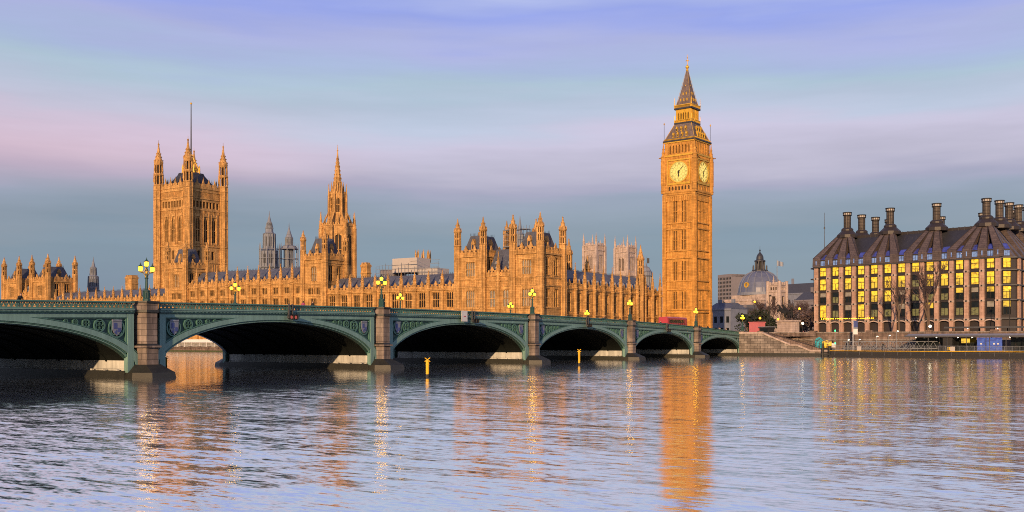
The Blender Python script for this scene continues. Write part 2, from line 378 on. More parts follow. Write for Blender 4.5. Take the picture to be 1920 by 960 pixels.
# calmer in the lee of the bridge, livelier out in the stream, facets tilted at the camera to mirror higher sky
spx = N.new('ShaderNodeSeparateXYZ'); L.new(g.outputs['Position'], spx.inputs[0])
lee = N.new('ShaderNodeMapRange'); lee.interpolation_type = 'SMOOTHSTEP'; L.new(spx.outputs[0], lee.inputs[0])
lee.inputs[1].default_value = -76; lee.inputs[2].default_value = -48; lee.inputs[3].default_value = 0; lee.inputs[4].default_value = 1
lk = N.new('ShaderNodeMath'); lk.operation = 'MULTIPLY_ADD'; L.new(lee.outputs[0], lk.inputs[0]); lk.inputs[1].default_value = .82; lk.inputs[2].default_value = .22
pk = N.new('ShaderNodeMath'); pk.operation = 'MULTIPLY'; L.new(pr.outputs[0], pk.inputs[0]); L.new(lk.outputs[0], pk.inputs[1])
sc_ = N.new('ShaderNodeVectorMath'); sc_.operation = 'SCALE'; L.new(acc.outputs[0], sc_.inputs[0]); L.new(pk.outputs[0], sc_.inputs['Scale'])
rot = N.new('ShaderNodeVectorRotate'); rot.rotation_type = 'Z_AXIS'; rot.inputs['Angle'].default_value = R(32); L.new(sc_.outputs[0], rot.inputs['Vector'])
bz = N.new('ShaderNodeVectorMath'); bz.operation = 'SCALE'; bz.inputs[0].default_value = (.024*sin(R(32.1)), -.024*cos(R(32.1)), 0); L.new(lee.outputs[0], bz.inputs['Scale'])
up0 = N.new('ShaderNodeVectorMath'); up0.operation = 'ADD'; L.new(rot.outputs[0], up0.inputs[0]); L.new(bz.outputs[0], up0.inputs[1])
up = N.new('ShaderNodeVectorMath'); up.operation = 'ADD'; L.new(up0.outputs[0], up.inputs[0]); up.inputs[1].default_value = (0, 0, 1)
nn = N.new('ShaderNodeVectorMath'); nn.operation = 'NORMALIZE'; L.new(up.outputs[0], nn.inputs[0])
L.new(nn.outputs[0], b.inputs['Normal'])
b.inputs['Base Color'].default_value = (.89, .90, .92, 1); b.inputs['Metallic'].default_value = 1.0; b.inputs['Roughness'].default_value = .115; b.inputs['IOR'].default_value = 1.6
M['water'] = wm
mb = MB(); mb.add([(-4000,-900,0),(2500,-900,0),(2500,262,0),(-4000,262,0)], [(0,1,2,3)])
structure('water', mb, ['water'])
mb = MB()       # west bank ground: one sheet out to the horizon
mb.add([(-4500,258,4.9),(-460,258,4.9),(-440,262,4.9),(-140,251.5,4.9),(-116.5,251,4.9),(-88,251,4.9),(-60,258,4.9),(400,258,4.9),(3500,258,4.9),(3500,6000,4.9),(-4500,6000,4.9)],
       [tuple(range(11))])
structure('ground', mb, ['paving'])
mb = MB(); mb.add([(-113,251.5,4.904),(-92,251.5,4.904),(-92,420,4.904),(-113,420,4.904)], [(0,1,2,3)])
mb.add([(-76,268,4.904),(60,233+30,4.904),(60,245+30,4.904),(-76,283,4.904)], [(0,1,2,3)])
structure('road', mb, ['asphalt'])

# ------------------------------------------------------------------ palace kit
PAL = (-145.74, 247.37); PHI = R(-2.0)
def pal(x, y, z=0):          # palace frame (x north along the river front, y into the building) to world
    return (PAL[0]+x*cos(PHI)-y*sin(PHI), PAL[1]+x*sin(PHI)+y*cos(PHI), z)

def window_mesh(w, h, lights=3, tiers=2, glass='glass', head=True, rev=.45, name='window'):
    """stone tracery window standing in an opening: origin at the middle of the sill line, outward is -y"""
    m = MB(); hw = w/2
    m.box(-hw-.12, hw+.12, -.14, .10, -.18, .02)                       # sill
    m.box(-hw-.16, hw+.16, -.16, .05, h, h+.16)                        # hood mould
    m.box(-hw-.16, -hw, -.10, .05, h-.9, h); m.box(hw, hw+.16, -.10, .05, h-.9, h)
    lw = w/lights
    for k in range(1, lights):
        x = -hw+lw*k; m.box(x-.08, x+.08, .08, rev-.03, 0, h)
    for t in range(1, tiers):
        z = h*t/tiers; m.box(-hw, hw, .10, rev-.04, z-.09, z+.09)
    if head:
        for k in range(lights):
            x0 = -hw+lw*k; x1 = x0+lw; c = (x0+x1)/2; q = min(.55*lw, .7)
            m.prism([(x0, h-q), (x0, h), (c, h)], .12, rev-.05); m.prism([(x1, h-q), (c, h), (x1, h)], .12, rev-.05)
            m.box(c-.04, c+.04, .14, rev-.06, h-.2, h)
    m.box(-hw, hw, rev-.02, rev+.02, 0, h, 1)
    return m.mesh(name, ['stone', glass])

def spirelet(m, cx, cy, z, r, h, n=8, mi=0, fin=.09):
    """crocketed stone spirelet with a knop and finial"""
    m.lathe(cx, cy, [(r*1.25, z), (r*1.25, z+.12*r), (r, z+.35*r), (r*.72, z+h*.28), (r*.40, z+h*.58), (r*.16, z+h*.86), (fin*1.9, z+h*.88), (fin*1.9, z+h*.91), (fin*.6, z+h*.93), (fin*.5, z+h)], n, mi=mi)
    if r > .45:
        for k in range(4):
            t = pi/4+k*pi/2
            for q in (.2, .45):
                rr = r*(1-q*.95); m.box(cx+cos(t)*rr-.09, cx+cos(t)*rr+.09, cy+sin(t)*rr-.09, cy+sin(t)*rr+.09, z+h*q, z+h*q+.28, mi)

def buttress_mesh(zb, zpar, zpin, strings):
    m = MB()
    m.lathe(0, -.30, [(.78, zb), (.78, zb+(zpar-zb)*.42), (.62, zb+(zpar-zb)*.45), (.62, zpar+.5)], 8)
    for z in list(strings)+[zpar-1.5]:
        m.lathe(0, -.30, [(.80, z-.02), (.86, z+.10), (.80, z+.34)], 8)
    m.lathe(0, -.30, [(.74, zpar-.1), (.80, zpar+.1), (.62, zpar+.3)], 8)
    for k in range(4):
        t = k*pi/2; m.box(cos(t)*.5-.10, cos(t)*.5+.10, -.30+sin(t)*.5-.10, -.30+sin(t)*.5+.10, zpar+.5, zpar+1.5)
    m.lathe(0, -.30, [(.44, zpar+.5), (.44, zpar+1.5)], 8)
    spirelet(m, 0, -.30, zpar+1.5, .52, zpin-zpar-1.5)
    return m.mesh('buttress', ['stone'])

def turret_mesh(zb, zpar, ztop, r=1.15, strings=(), name='turret'):
    """octagonal corner turret: panelled shaft, open lantern stage of eight posts, ogee cap"""
    m = MB(); zl = zpar+(ztop-zpar)*.16; zc = zpar+(ztop-zpar)*.58
    m.lathe(0, 0, [(r*1.08, zb), (r*1.08, zb+5), (r, zb+5.3), (r, zl)], 8)
    for z in strings: m.lathe(0, 0, [(r*1.04, z), (r*1.16, z+.15), (r*1.04, z+.4)], 8)
    for k in range(8):
        t = k*pi/4+pi/8; m.tube((cos(t)*r, sin(t)*r, zb+.1), (cos(t)*r, sin(t)*r, zl-.2), .10, n=4)
    m.lathe(0, 0, [(r*1.02, zl-.3), (r*1.18, zl-.1), (r*1.02, zl+.15)], 8)
    m.lathe(0, 0, [(r*.52, zl), (r*.52, zc)], 8, mi=1)
    for k in range(8):
        t = k*pi/4+pi/8; m.tube((cos(t)*r*.86, sin(t)*r*.86, zl), (cos(t)*r*.80, sin(t)*r*.80, zc), r*.20, n=4)
    zm = (zl+zc)/2; m.lathe(0, 0, [(r*.95, zm-.25), (r*1.0, zm), (r*.95, zm+.25)], 8)
    m.lathe(0, 0, [(r*.95, zc-.35), (r*1.22, zc), (r*1.05, zc+.25)], 8)
    for k in range(8):
        t = k*pi/4+pi/8; m.lathe(cos(t)*r*1.05, sin(t)*r*1.05, [(.13, zc), (.10, zc+.6), (.02, zc+1.2)], 4)
    spirelet(m, 0, 0, zc+.1, r*.95, ztop-zc-.1, fin=.13)
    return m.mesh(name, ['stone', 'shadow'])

def frames(cx, cy, w, d):    # the four faces of a box: matrix into (x along face, y inward), rotation, length
    o = [((cx-w/2, cy-d/2), 0, w), ((cx+w/2, cy-d/2), pi/2, d), ((cx+w/2, cy+d/2), pi, w), ((cx-w/2, cy+d/2), -pi/2, d)]
    return [(Matrix.Translation((p[0], p[1], 0)) @ Matrix.Rotation(a, 4, 'Z'), a, l) for p, a, l in o]

def hip_roof(m, x0, x1, y0, y1, z0, z1, inset, mi=0):
    m.hexa([(x0,y0,z0),(x1,y0,z0),(x1,y1,z0),(x0,y1,z0),(x0+inset,y0+inset,z1),(x1-inset,y0+inset,z1),(x1-inset,y1-inset,z1),(x0+inset,y1-inset,z1)], mi)

def palace_tower(T, x0, x1, d, zb, zpar, ztop, y0, strings, rows, windows, tur_r=1.1, zroof=None, rows_side=None):
    """square tower between four octagonal turrets, battlements, steep slate roof with dormers"""
    cx, cy, w = (x0+x1)/2, y0+d/2, x1-x0
    wall = MB(); fr = frames(cx, cy, w, d); wins = []
    front = rows
    for k, (mt, a, l) in enumerate(fr):
        wall.M = mt; holes = []; rows = rows_side if (k % 2 and rows_side) else front
        for (z0, z1, xs, ww, key) in rows:
            for fx in xs:
                holes.append((l*fx-ww/2, l*fx+ww/2, z0, z1)); wins.append((mt @ Vector((l*fx, 0, z0)), a, key))
        wall.wall(0, l, zb, zpar-1.6, holes)
        for z in strings: wall.box(0, l, -.22, .05, z, z+.32)
        wall.box(0, l, -.40, .10, zpar-2.0, zpar-1.6)
        wall.box(0, l, -.28, .12, zpar-1.6, zpar-.55); wall.merlons(1, l-1, zpar-.55, zpar+.15, .8, .5, -.26, .1)
        wall.ribs(1.2, l-1.2, zpar-1.55, zpar-.6, .55, .40, .14)
        for zi in range(len(strings)-1):
            za, zb_ = strings[zi]+.35, strings[zi+1]-.05
            if zb_-za < 3.2: wall.ribs(1.2, l-1.2, za, zb_, .62, .14, .16)
        for (z0, z1, xs, ww, key) in rows:                 # blind panelling each side of every window
            for fx in xs:
                for sgn in (-1, 1):
                    for q in (.55, 1.15):
                        x = l*fx+sgn*(ww/2+q)
                        if 1.0 < x < l-1.0: wall.box(x-.09, x+.09, -.12, .04, z0-.6, z1+.5)
        # carved gablets on the battlements
        for fx in (.33, .67):
            wall.prism([(l*fx-.8, zpar-.1), (l*fx+.8, zpar-.1), (l*fx, zpar+1.5)], -.2, .12)
    wall.M = None
    wall.box(x0+.5, x1-.5, y0+.5, y0+d-.5, zpar-2.2, zpar-1.7)
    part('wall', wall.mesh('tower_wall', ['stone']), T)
    for p, a, key in wins: part('window', windows[key], T, tuple(p), a)
    tm = turret_mesh(zb, zpar, ztop, tur_r, strings)
    for x, y in ((x0, y0), (x1, y0), (x1, y0+d), (x0, y0+d)): part('turret', tm, T, (x, y, 0))
    if zroof:
        r = MB(); hip_roof(r, x0+.9, x1-.9, y0+.9, y0+d-.9, zpar-1.65, zroof, min(w, d)*.20)
        ins = min(w, d)*.20+.9
        for (mt, a, l) in frames(cx, cy, w-1.8, d-1.8):
            r.M = mt
            for fx in (.5,):
                z = zpar+1.0; r.box(l*fx-.55, l*fx+.55, .35, 2.2, z-1.8, z+1.1, 1); r.prism([(l*fx-.7, z+1.1), (l*fx+.7, z+1.1), (l*fx, z+2.6)], .3, 2.4, 1)
                r.box(l*fx-.3, l*fx+.3, .30, .5, z-.4, z+.8, 2)
        r.M = None
        for k in range(9):
            x = x0+ins+(x1-x0-2*ins)*k/8; r.lathe(x, y0+ins, [(.06, zroof), (.05, zroof+.5), (.01, zroof+.9)], 4, mi=2); r.lathe(x, y0+d-ins, [(.06, zroof), (.05, zroof+.5), (.01, zroof+.9)], 4, mi=2)
        part('roof', r.mesh('tower_roof', ['slate', 'stone', 'iron']), T)

def palace_range(T, x0, x1, nb, zb, rows, zpar, zpin, zrid, depth, strings, windows, y0=0.0, ends=(True, True), skipb=()):
    """long range: windows in real openings, buttress and pinnacle at each bay, battlements, slate roof"""
    w = x1-x0; p = w/nb; wall = MB(); holes = []; wins = []
    for i in range(nb):
        c = x0+p*(i+.5)
        for z0, z1, ww, key in rows:
            holes.append((c-ww/2, c+ww/2, z0, z1)); wins.append((c, z0, key))
    wall.wall(x0, x1, zb, zpar-1.4, holes, y0)
    for z in strings: wall.box(x0, x1, y0-.20, y0+.05, z, z+.3)
    wall.box(x0, x1, y0-.36, y0+.10, zpar-1.8, zpar-1.4); wall.box(x0, x1, y0-.22, y0+.15, zpar-1.4, zpar-.55)
    for i in range(nb):
        a, b_ = x0+p*i, x0+p*(i+1); c = (a+b_)/2
        wall.M = Matrix.Translation((0, y0, 0))
        wall.merlons(a+.7, b_-.7, zpar-.55, zpar+.05, .6, .45, -.2, .12)
        wall.ribs(a+.9, b_-.9, zpar-1.36, zpar-.6, .5, .32, .13)
        wall.prism([(c-.75, zpar-.1), (c+.75, zpar-.1), (c, zpar+1.2)], -.18, .12)
        zs = sorted(list(strings)+[zpar-1.8])
        for q in range(len(zs)-1):
            za, zc = zs[q]+.3, zs[q+1]
            rr = [r for r in rows if r[0] < zc and r[1] > za]
            if not rr: wall.ribs(a+.95, b_-.95, za+.1, zc-.1, .55, .13, .15)
            else:
                z0, z1, ww, key = rr[0]
                for sg in (-1, 1):
                    for e in (.45, .95):
                        x = c+sg*(ww/2+e)
                        if a+.75 < x < b_-.75: wall.box(x-.08, x+.08, -.12, .04, za+.1, zc-.1)
                if z0-za > .7: wall.ribs(c-ww/2, c+ww/2, za+.15, z0-.25, .55, .12, .13)
        wall.M = None
    wall.add([(x0,y0,zb),(x0,y0+depth,zb),(x0,y0+depth,zpar-1.4),(x0,y0,zpar-1.4)], [(0,1,2,3)])
    wall.add([(x1,y0,zb),(x1,y0+depth,zb),(x1,y0+depth,zpar-1.4),(x1,y0,zpar-1.4)], [(0,1,2,3)])
    wall.add([(x0,y0+depth,zb),(x1,y0+depth,zb),(x1,y0+depth,zpar-1.4),(x0,y0+depth,zpar-1.4)], [(0,1,2,3)])
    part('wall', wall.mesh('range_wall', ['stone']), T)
    bm_ = buttress_mesh(zb, zpar, zpin, strings)
    for i in range(nb+1):
        if i in skipb: continue
        part('buttress', bm_, T, (x0+p*i, y0, 0))
    for c, z, key in wins: part('window', windows[key], T, (c, y0, z))
    r = MB(); ya, yb, ym = y0+.9, y0+depth-.3, y0+depth/2; ze = zpar-1.2
    vs = [(x0,ya,ze),(x1,ya,ze),(x1,ym-.4,zrid),(x0,ym-.4,zrid),(x0,ym+.4,zrid),(x1,ym+.4,zrid),(x1,yb,ze),(x0,yb,ze)]
    r.add(vs, [(0,1,2,3),(3,2,5,4),(4,5,6,7),(0,3,4,7),(1,6,5,2),(0,7,6,1)])
    sl_ = (zrid-ze)/(ym-.4-ya)
    for i in range(nb):
        c = x0+p*(i+.5); yy = ya+1.5; z = ze+1.5*sl_       # small lead dormer in every bay, iron finials on the ridge
        r.box(c-.42, c+.42, yy-.5, yy+1.4, z-.6, z+.8, 1); r.prism([(c-.55, z+.8), (c+.55, z+.8), (c, z+1.7)], yy-.55, yy+1.5, 1)
        r.box(c-.25, c+.25, yy-.56, yy-.3, z-.1, z+.7, 2)
        r.lathe(c, yy-.5, [(.06, z+1.6), (.05, z+2.3), (.01, z+2.8)], 4, mi=2)
    for k in range(int(w/.8)):
        x = x0+.4+k*.8; r.box(x-.05, x+.05, ym-.05, ym+.05, zrid-.05, zrid+.5, 2)
    part('roof', r.mesh('range_roof', ['slate', 'greylead', 'iron']), T)

WIN = {
 'low': window_mesh(2.5, 4.6, 3, 2), 'main': window_mesh(2.5, 4.6, 3, 2), 'mainp': window_mesh(2.5, 4.6, 3, 2, 'palewin'),
 'short': window_mesh(2.3, 2.2, 3, 1), 'oriel': window_mesh(3.2, 4.2, 4, 2, 'palewin'), 'tall': window_mesh(1.9, 5.2, 2, 2),
 'tallp': window_mesh(1.9, 5.0, 2, 2, 'palewin'), 'wide': window_mesh(3.0, 5.0, 4, 2, 'palewin'), 'north': window_mesh(2.0, 5.6, 2, 2),
 'northlow': window_mesh(2.0, 3.0, 2, 1), 'twr': window_mesh(2.4, 4.8, 3, 2, 'palewin'),
}
ZT = 1.1
# -- north pavilion of the river front: two turreted towers and the recessed range between
def pavilion(name, xs, label):
    """xs: right tower (x0,x1), left tower (x0,x1) in the palace frame"""
    (ra, rb), (la, lb) = xs
    T = thing(name, (*pal(rb, 0)[:2], ZT), PHI, label, 'palace building', 'turreted pavilions at the ends of the river front')
    st = (13.1, 19.5, 21.8)
    rowE = [(22.9, 27.1, (.5,), 3.2, 'oriel'), (13.7, 18.7, (.5,), 3.0, 'wide'), (6.3, 10.9, (.5,), 2.5, 'low')]
    rowN = [(22.7, 27.9, (.32, .70), 1.9, 'tall'), (13.6, 18.8, (.32, .70), 1.9, 'tall'), (6.3, 10.9, (.5,), 2.5, 'low')]
    for (x0, x1) in ((ra, rb), (la, lb)):
        palace_tower(T, x0-rb, x1-rb, 12.3, ZT, 30.6, 40.4, 0, st, rowE, WIN, 1.05, 35.2, rowN)
    palace_range(T, lb-rb+.6, ra-rb-.6, 2, ZT, [(13.7, 18.7, 1.9, 'tallp'), (6.3, 10.9, 2.5, 'low')], 24.4, 30.0, 31.0, 12.0, (13.1, 19.5, 21.2), WIN, .5, skipb=(0, 2))
    return T
pavilion('palace_pavilion', ((-9.3, 0), (-29.3, -19.9)), 'nearest honey stone pavilion with two turreted towers, right end of the palace river front')
pavilion('palace_pavilion', ((-255.9, -244), (-277.5, -265.7)), 'far left honey stone pavilion with clustered turrets at the end of the river front')

wing_rows = [(14.0, 18.6, 2.5, 'main'), (6.3, 10.9, 2.5, 'low')]
def wing(x0, x1, nb, rows, zpar, zpin, zrid, strings, label, name='palace_wing', dz=14, grp=None):
    T = thing(name, (*pal(x0, 0)[:2], ZT), PHI, label, 'palace building', grp)
    palace_range(T, 0, x1-x0, nb, ZT, rows, zpar, zpin, zrid, dz, strings, WIN, 0.0)
    return T
wing(-83.5, -29.5, 10, wing_rows, 20.9, 25.3, 24.6, (12.6, 19.0), 'low stone palace range with slate roof between the near pavilion and the spire tower', grp='long palace ranges along the river')
wing(-153.9, -93.7, 11, [(19.9, 22.1, 2.3, 'short'), (13.8, 18.4, 2.5, 'main'), (6.3, 10.9, 2.5, 'low')], 25.0, 30.2, 29.2, (12.4, 18.9, 22.8), 'taller middle palace range with two rows of windows between the two river towers', grp='long palace ranges along the river')
wing(-243.8, -164.7, 14, wing_rows, 20.6, 25.3, 24.0, (12.6, 18.9), 'far left low palace range mostly hidden behind the bridge, only pinnacles and roof showing', grp='long palace ranges along the river')

def river_tower(x0, x1, label):
    T = thing('palace_tower', (*pal(x1, -.8)[:2], ZT), PHI, label, 'tower', 'square river towers of the palace')
    rE = [(23.6, 28.4, (.5,), 2.4, 'twr'), (19.2, 21.4, (.35, .65), 2.3, 'short'), (13.4, 18.0, (.5,), 2.5, 'main'), (6.3, 10.9, (.5,), 2.5, 'low')]
    rN = [(23.6, 28.8, (.3, .7), 1.9, 'tall'), (13.4, 18.0, (.5,), 2.5, 'main'), (6.3, 10.9, (.5,), 2.5, 'low')]
    palace_tower(T, -(x1-x0), 0, 9.8, ZT, 32.6, 40.8, 0, (12.4, 18.5, 22.4, 29.4), rE, WIN, .95, 38.0, rN)
river_tower(-93.4, -83.5, 'square stone river tower with turrets and dark roof, in front of the tall pointed spire')
river_tower(-164.4, -154.2, 'square stone river tower standing in front of the great flag tower')

# -- north return front, running back from the pavilion to the clock tower
v0 = 13.6
T = thing('palace_north_front', (*pal(0, v0)[:2], ZT), PHI+pi/2, 'stone north front with dark roof between the near pavilion and the clock tower', 'palace building')
palace_range(T, 0, 63.5, 11, ZT, [(12.6, 18.2, 2.0, 'north'), (7.6, 10.6, 2.0, 'northlow')], 20.9, 27.4, 25.7, 15, (11.4, 18.9), WIN, .25)
m = turret_mesh(ZT, 24.0, 36.0, 1.1, (11.4, 18.9)); part('turret', m, T, (49.0, .1, 0)); part('turret', m, T, (17.2, 9, 0))

# -- river terrace with its wall, marquees and lamps
mb = MB(); mb.box(-300, 26, -10, 6, -2, 1.06)
tw = single('terrace_wall', mb, ['granite'], (*pal(0, 0)[:2], 0), PHI, 'stone river terrace wall below the palace, seen through the second arch', 'river wall')
mb = MB(); mb.box(-300, 26, -10.15, -9.6, 1.06, 1.5); mb.box(-300, 26, -10.3, -9.45, 1.5, 1.62)
for k in range(66): mb.box(-300+k*5-.5, -300+k*5+.5, -10.4, -9.4, 1.06, 1.85)
part('parapet', mb.mesh('terrace_parapet', ['granite']), tw)
mb = MB(); mb.box(-300, 26, -10.35, -10.02, -2, .45); part('tide_stain', mb.mesh('tide_stain', ['weed']), tw)
T = thing('marquee', (*pal(-150, -5)[:2], ZT), PHI, 'long white terrace marquee with glazed sides seen through the second arch', 'marquee')
mb = MB()
for k in range(13): mb.box(-24+k*4-.08, -24+k*4+.08, -2.6, -2.4, ZT, 3.2)
mb.box(-24, 24, -2.55, -2.45, 2.2, 2.28); mb.box(-24, 24, -2.6, -2.4, ZT, ZT+.25)
part('frame', mb.mesh('marquee_frame', ['white']), T)
mb = MB(); mb.box(-23.9, 23.9, -2.3, 2.3, ZT, 3.2); part('glazing', mb.mesh('marquee_glazing', ['palewin']), T)
mb = MB(); mb.prism([(-24.5, 3.2), (24.5, 3.2), (24, 4.3), (-24, 4.3)], -2.8, 2.6); part('canopy', mb.mesh('marquee_roof', ['white']), T)

# ------------------------------------------------------------------ clock tower
def small_roman(m, txt, r, ang, size, mi, y):
    """Roman numeral strokes laid on a dial, reading outwards"""
    wid = {'I': .34, 'V': .78, 'X': .82}; tot = sum(wid[c] for c in txt)*size; x = -tot/2
    def bar(p, q, w):
        (ax, az), (bx, bz) = p, q; dx, dz = bx-ax, bz-az; ln = sqrt(dx*dx+dz*dz); nx, nz = -dz/ln*w/2, dx/ln*w/2
        pts = []
        for (px, pz) in ((ax+nx, az+nz), (bx+nx, bz+nz), (bx-nx, bz-nz), (ax-nx, az-nz)):
            pz2 = r+pz; c, s_ = cos(-ang), sin(-ang); pts.append((px*c-pz2*s_, px*s_+pz2*c))
        m.prism(pts, y-.03, y+.02, mi)
    for c in txt:
        w = wid[c]*size; h = size*.62
        if c == 'I': bar((x+w/2, -h), (x+w/2, h), .13*size)
        if c == 'V': bar((x+w*.12, h), (x+w*.5, -h), .15*size); bar((x+w*.88, h), (x+w*.5, -h), .08*size)
        if c == 'X': bar((x+w*.1, h), (x+w*.9, -h), .15*size); bar((x+w*.9, h), (x+w*.1, -h), .08*size)
        x += w
def ring(m, r0, r1, y0, y1, n=48, mi=0):
    vs = []; fs = []
    for k in range(n):
        t = 2*pi*k/n
        for r, y in ((r0, y0), (r1, y0), (r1, y1), (r0, y1)): vs.append((r*cos(t), y, r*sin(t)))
    for k in range(n):
        a, b_ = k*4, ((k+1) % n)*4
        for q in range(4): fs.append((a+q, a+(q+1) % 4, b_+(q+1) % 4, b_+q))
    m.add(vs, fs, mi)
def disc(m, r, y, n=48, mi=0): m.add([(r*cos(2*pi*k/n), y, r*sin(2*pi*k/n)) for k in range(n)], [tuple(range(n))], mi)

CT = thing('clock_tower', (-133.4, 325.5, 4.9), R(-5.5), 'tall golden clock tower with lit dials and pointed roof above the bridge end', 'clock tower')
def ct(x, y=0): return (x, y, 0)
H = 5.55; zb = 4.9
wall = MB()
stg = [(14.6, 20.4), (24.2, 30.6), (34.6, 41.0), (43.9, 51.0)]
bands = [(13.2, 14.1), (20.9, 23.8), (31.5, 34.0), (41.4, 43.4)]
for mt, a, l in frames(0, 0, 2*H, 2*H):
    wall.M = mt
    fx = (.315, .40, .60, .685)
    holes = [(l*f-.24, l*f+.24, z0, z1) for z0, z1 in stg for f in fx]
    wall.wall(0, l, zb, 52.6, holes, 0, .5, 0, 1)
    for z0, z1 in bands:
        wall.box(-.1, l+.1, -.40, .05, z0, z0+.35); wall.box(-.1, l+.1, -.40, .05, z1, z1+.35)
        wall.ribs(1.5, l-1.5, z0+.35, z1, .62, .14, .17)
    for z0, z1 in stg:                                        # long vertical panel mouldings
        for f in (.15, .20, .265, .355, .45, .5, .55, .645, .735, .80, .85):
            wall.box(l*f-.10, l*f+.10, -.16, .05, z0-.4, z1+.35)
        for f in (.357, .642):
            wall.box(l*f-.10-.75, l*f+.75, -.18, .05, (z0+z1)/2-.12, (z0+z1)/2+.12)
    wall.ribs(1.5, l-1.5, 5.5, 13.1, .9, .14, .17)
    for k in range(12):                                       # corbel table under the clock stage
        x = .9+k*(l-1.8)/11; wall.prism([(x-.28, 51.0), (x+.28, 51.0), (x+.28, 52.6), (x-.28, 52.6)], -.35, .05)
wall.M = None
for sx in (-1, 1):
    for sy in (-1, 1):                                        # clasping corner buttresses
        x, y = sx*H, sy*H; wall.box(x-.78, x+.78, y-.78, y+.78, zb, 13.5)
        wall.box(x-.68, x+.68, y-.68, y+.68, 13.5, 53.2)
        for q in (-.35, .35):
            wall.box(x+q-.1, x+q+.1, y+sy*.60, y+sy*.80, 14.5, 52.5); wall.box(x+sx*.60, x+sx*.80, y+q-.1, y+q+.1, 14.5, 52.5)
for z, h_ in ((52.6, H+.35), (53.2, H+.6), (53.8, H+.85)): wall.box(-h_, h_, -h_, h_, z, z+.6)
part('shaft', wall.mesh('clock_tower_shaft', ['goldstone', 'shadow']), CT)
H2 = 5.95
wall = MB()
for mt, a, l in frames(0, 0, 2*H2, 2*H2):
    wall.M = mt
    holes = [(1.7+(l-3.4)*k/7+.25, 1.7+(l-3.4)*(k+1)/7-.25, 54.7, 56.2) for k in range(7)]
    wall.wall(0, l, 54.4, 57.0, holes, 0, .5, 0, 1)
    for (q0, q1, _, _) in holes: wall.prism([(q0, 56.2), (q0, 55.7), ((q0+q1)/2, 56.2)], .02, .3); wall.prism([(q1, 56.2), ((q0+q1)/2, 56.2), (q1, 55.7)], .02, .3)
    wall.wall(0, l, 57.0, 66.2, [], 0)
    wall.box(1.6, l-1.6, -.30, .05, 56.55, 56.9, 2)
    c = l/2
    for x0, x1, z0, z1 in ((c-4.2, c+4.2, 64.7, 65.1), (c-4.2, c+4.2, 56.9, 57.2), (c-4.3, c-4.0, 57.2, 64.7), (c+4.0, c+4.3, 57.2, 64.7)): wall.box(x0, x1, -.32, .05, z0, z1, 2)
    for sx in (-1, 1):                                        # carved gilt spandrels round the dial
        for sz in (-1, 1):
            for k in range(5):
                q = 2.85+k*.32; wall.box(c+sx*q-.09, c+sx*q+.09, -.16, .04, 60.85+sz*2.85-.25*(4-k)*0-.1, 60.85+sz*2.85+sz*.0+.75*(k/5)+.1, 2)
            wall.box(c+sx*3.35-.45, c+sx*3.35+.45, -.13, .04, 60.85+sz*3.3-.35, 60.85+sz*3.3+.35, 0)
    wall.ribs(1.7, l-1.7, 65.3, 66.2, .5, .2, .16)
wall.M = None
for sx in (-1, 1):
    for sy in (-1, 1):
        x, y = sx*H2, sy*H2; wall.lathe(x, y, [(.78, 53.8), (.78, 66.4)], 8)
        for z in (54.6, 56.6, 60.8, 64.9, 66.2): wall.lathe(x, y, [(.8, z-.1), (.92, z+.1), (.8, z+.4)], 8)
        for k in range(8):
            t = k*pi/4+pi/8; wall.tube((x+cos(t)*.78, y+sin(t)*.78, 57), (x+cos(t)*.78, y+sin(t)*.78, 64.8), .11, n=4)
        spirelet(wall, x, y, 66.5, .62, 5.2)
        wall.tube((x, y, 71.5), (x, y, 72.2), .05)
        for q in (-1, 1):                                     # gargoyles
            wall.box(x+sx*.9, x+sx*1.7, y-.12, y+.12, 66.0, 66.3)
h_ = H2+.3; wall.box(-h_, h_, -h_, h_, 66.2, 66.75, 2)
part('clock_stage', wall.mesh('clock_stage', ['goldstone', 'shadow', 'gold']), CT)
dm = MB(); disc(dm, 3.45, -.06, 64, 0); ring(dm, 3.40, 3.72, -.34, .04, 64, 1)
ring(dm, 3.10, 3.15, -.10, -.05, 64, 2); ring(dm, 2.28, 2.32, -.10, -.05, 64, 2); ring(dm, 1.27, 1.31, -.10, -.05, 48, 2); ring(dm, .42, .52, -.10, -.05, 24, 2)
for k in range(60):
    t = 2*pi*k/60; r0 = 3.19; r1 = 3.42
    dm.prism([(r0*cos(t)-.025*sin(t), r0*sin(t)+.025*cos(t)), (r1*cos(t)-.025*sin(t), r1*sin(t)+.025*cos(t)), (r1*cos(t)+.025*sin(t), r1*sin(t)-.025*cos(t)), (r0*cos(t)+.025*sin(t), r0*sin(t)-.025*cos(t))], -.10, -.05, 2)
for k in range(12):
    t = 2*pi*(k+.5)/12
    for w_, r0, r1 in ((.018, 1.3, 3.1),): dm.prism([(r0*cos(t)-w_*sin(t), r0*sin(t)+w_*cos(t)), (r1*cos(t)-w_*sin(t), r1*sin(t)+w_*cos(t)), (r1*cos(t)+w_*sin(t), r1*sin(t)-w_*cos(t)), (r0*cos(t)+w_*sin(t), r0*sin(t)-w_*cos(t))], -.10, -.05, 2)
for k, tx in enumerate(['XII', 'I', 'II', 'III', 'IV', 'V', 'VI', 'VII', 'VIII', 'IX', 'X', 'XI']): small_roman(dm, tx, 2.72, 2*pi*k/12, .5, 2, -.09)
dial = dm.mesh('clock_dial', ['dial', 'gold', 'black'])
def hand(angle, length, w, tail, y):
    hm = MB(); c, s_ = cos(-angle), sin(-angle)
    hm.prism([(px*c-pz*s_, px*s_+pz*c) for px, pz in ((-w*.7, -tail), (w*.7, -tail), (w, length*.6), (0, length), (-w, length*.6))], y-.05, y); ring(hm, 0.0, w*1.5, y-.06, y, 16)
    return hm.mesh('clock_hand', ['black'])
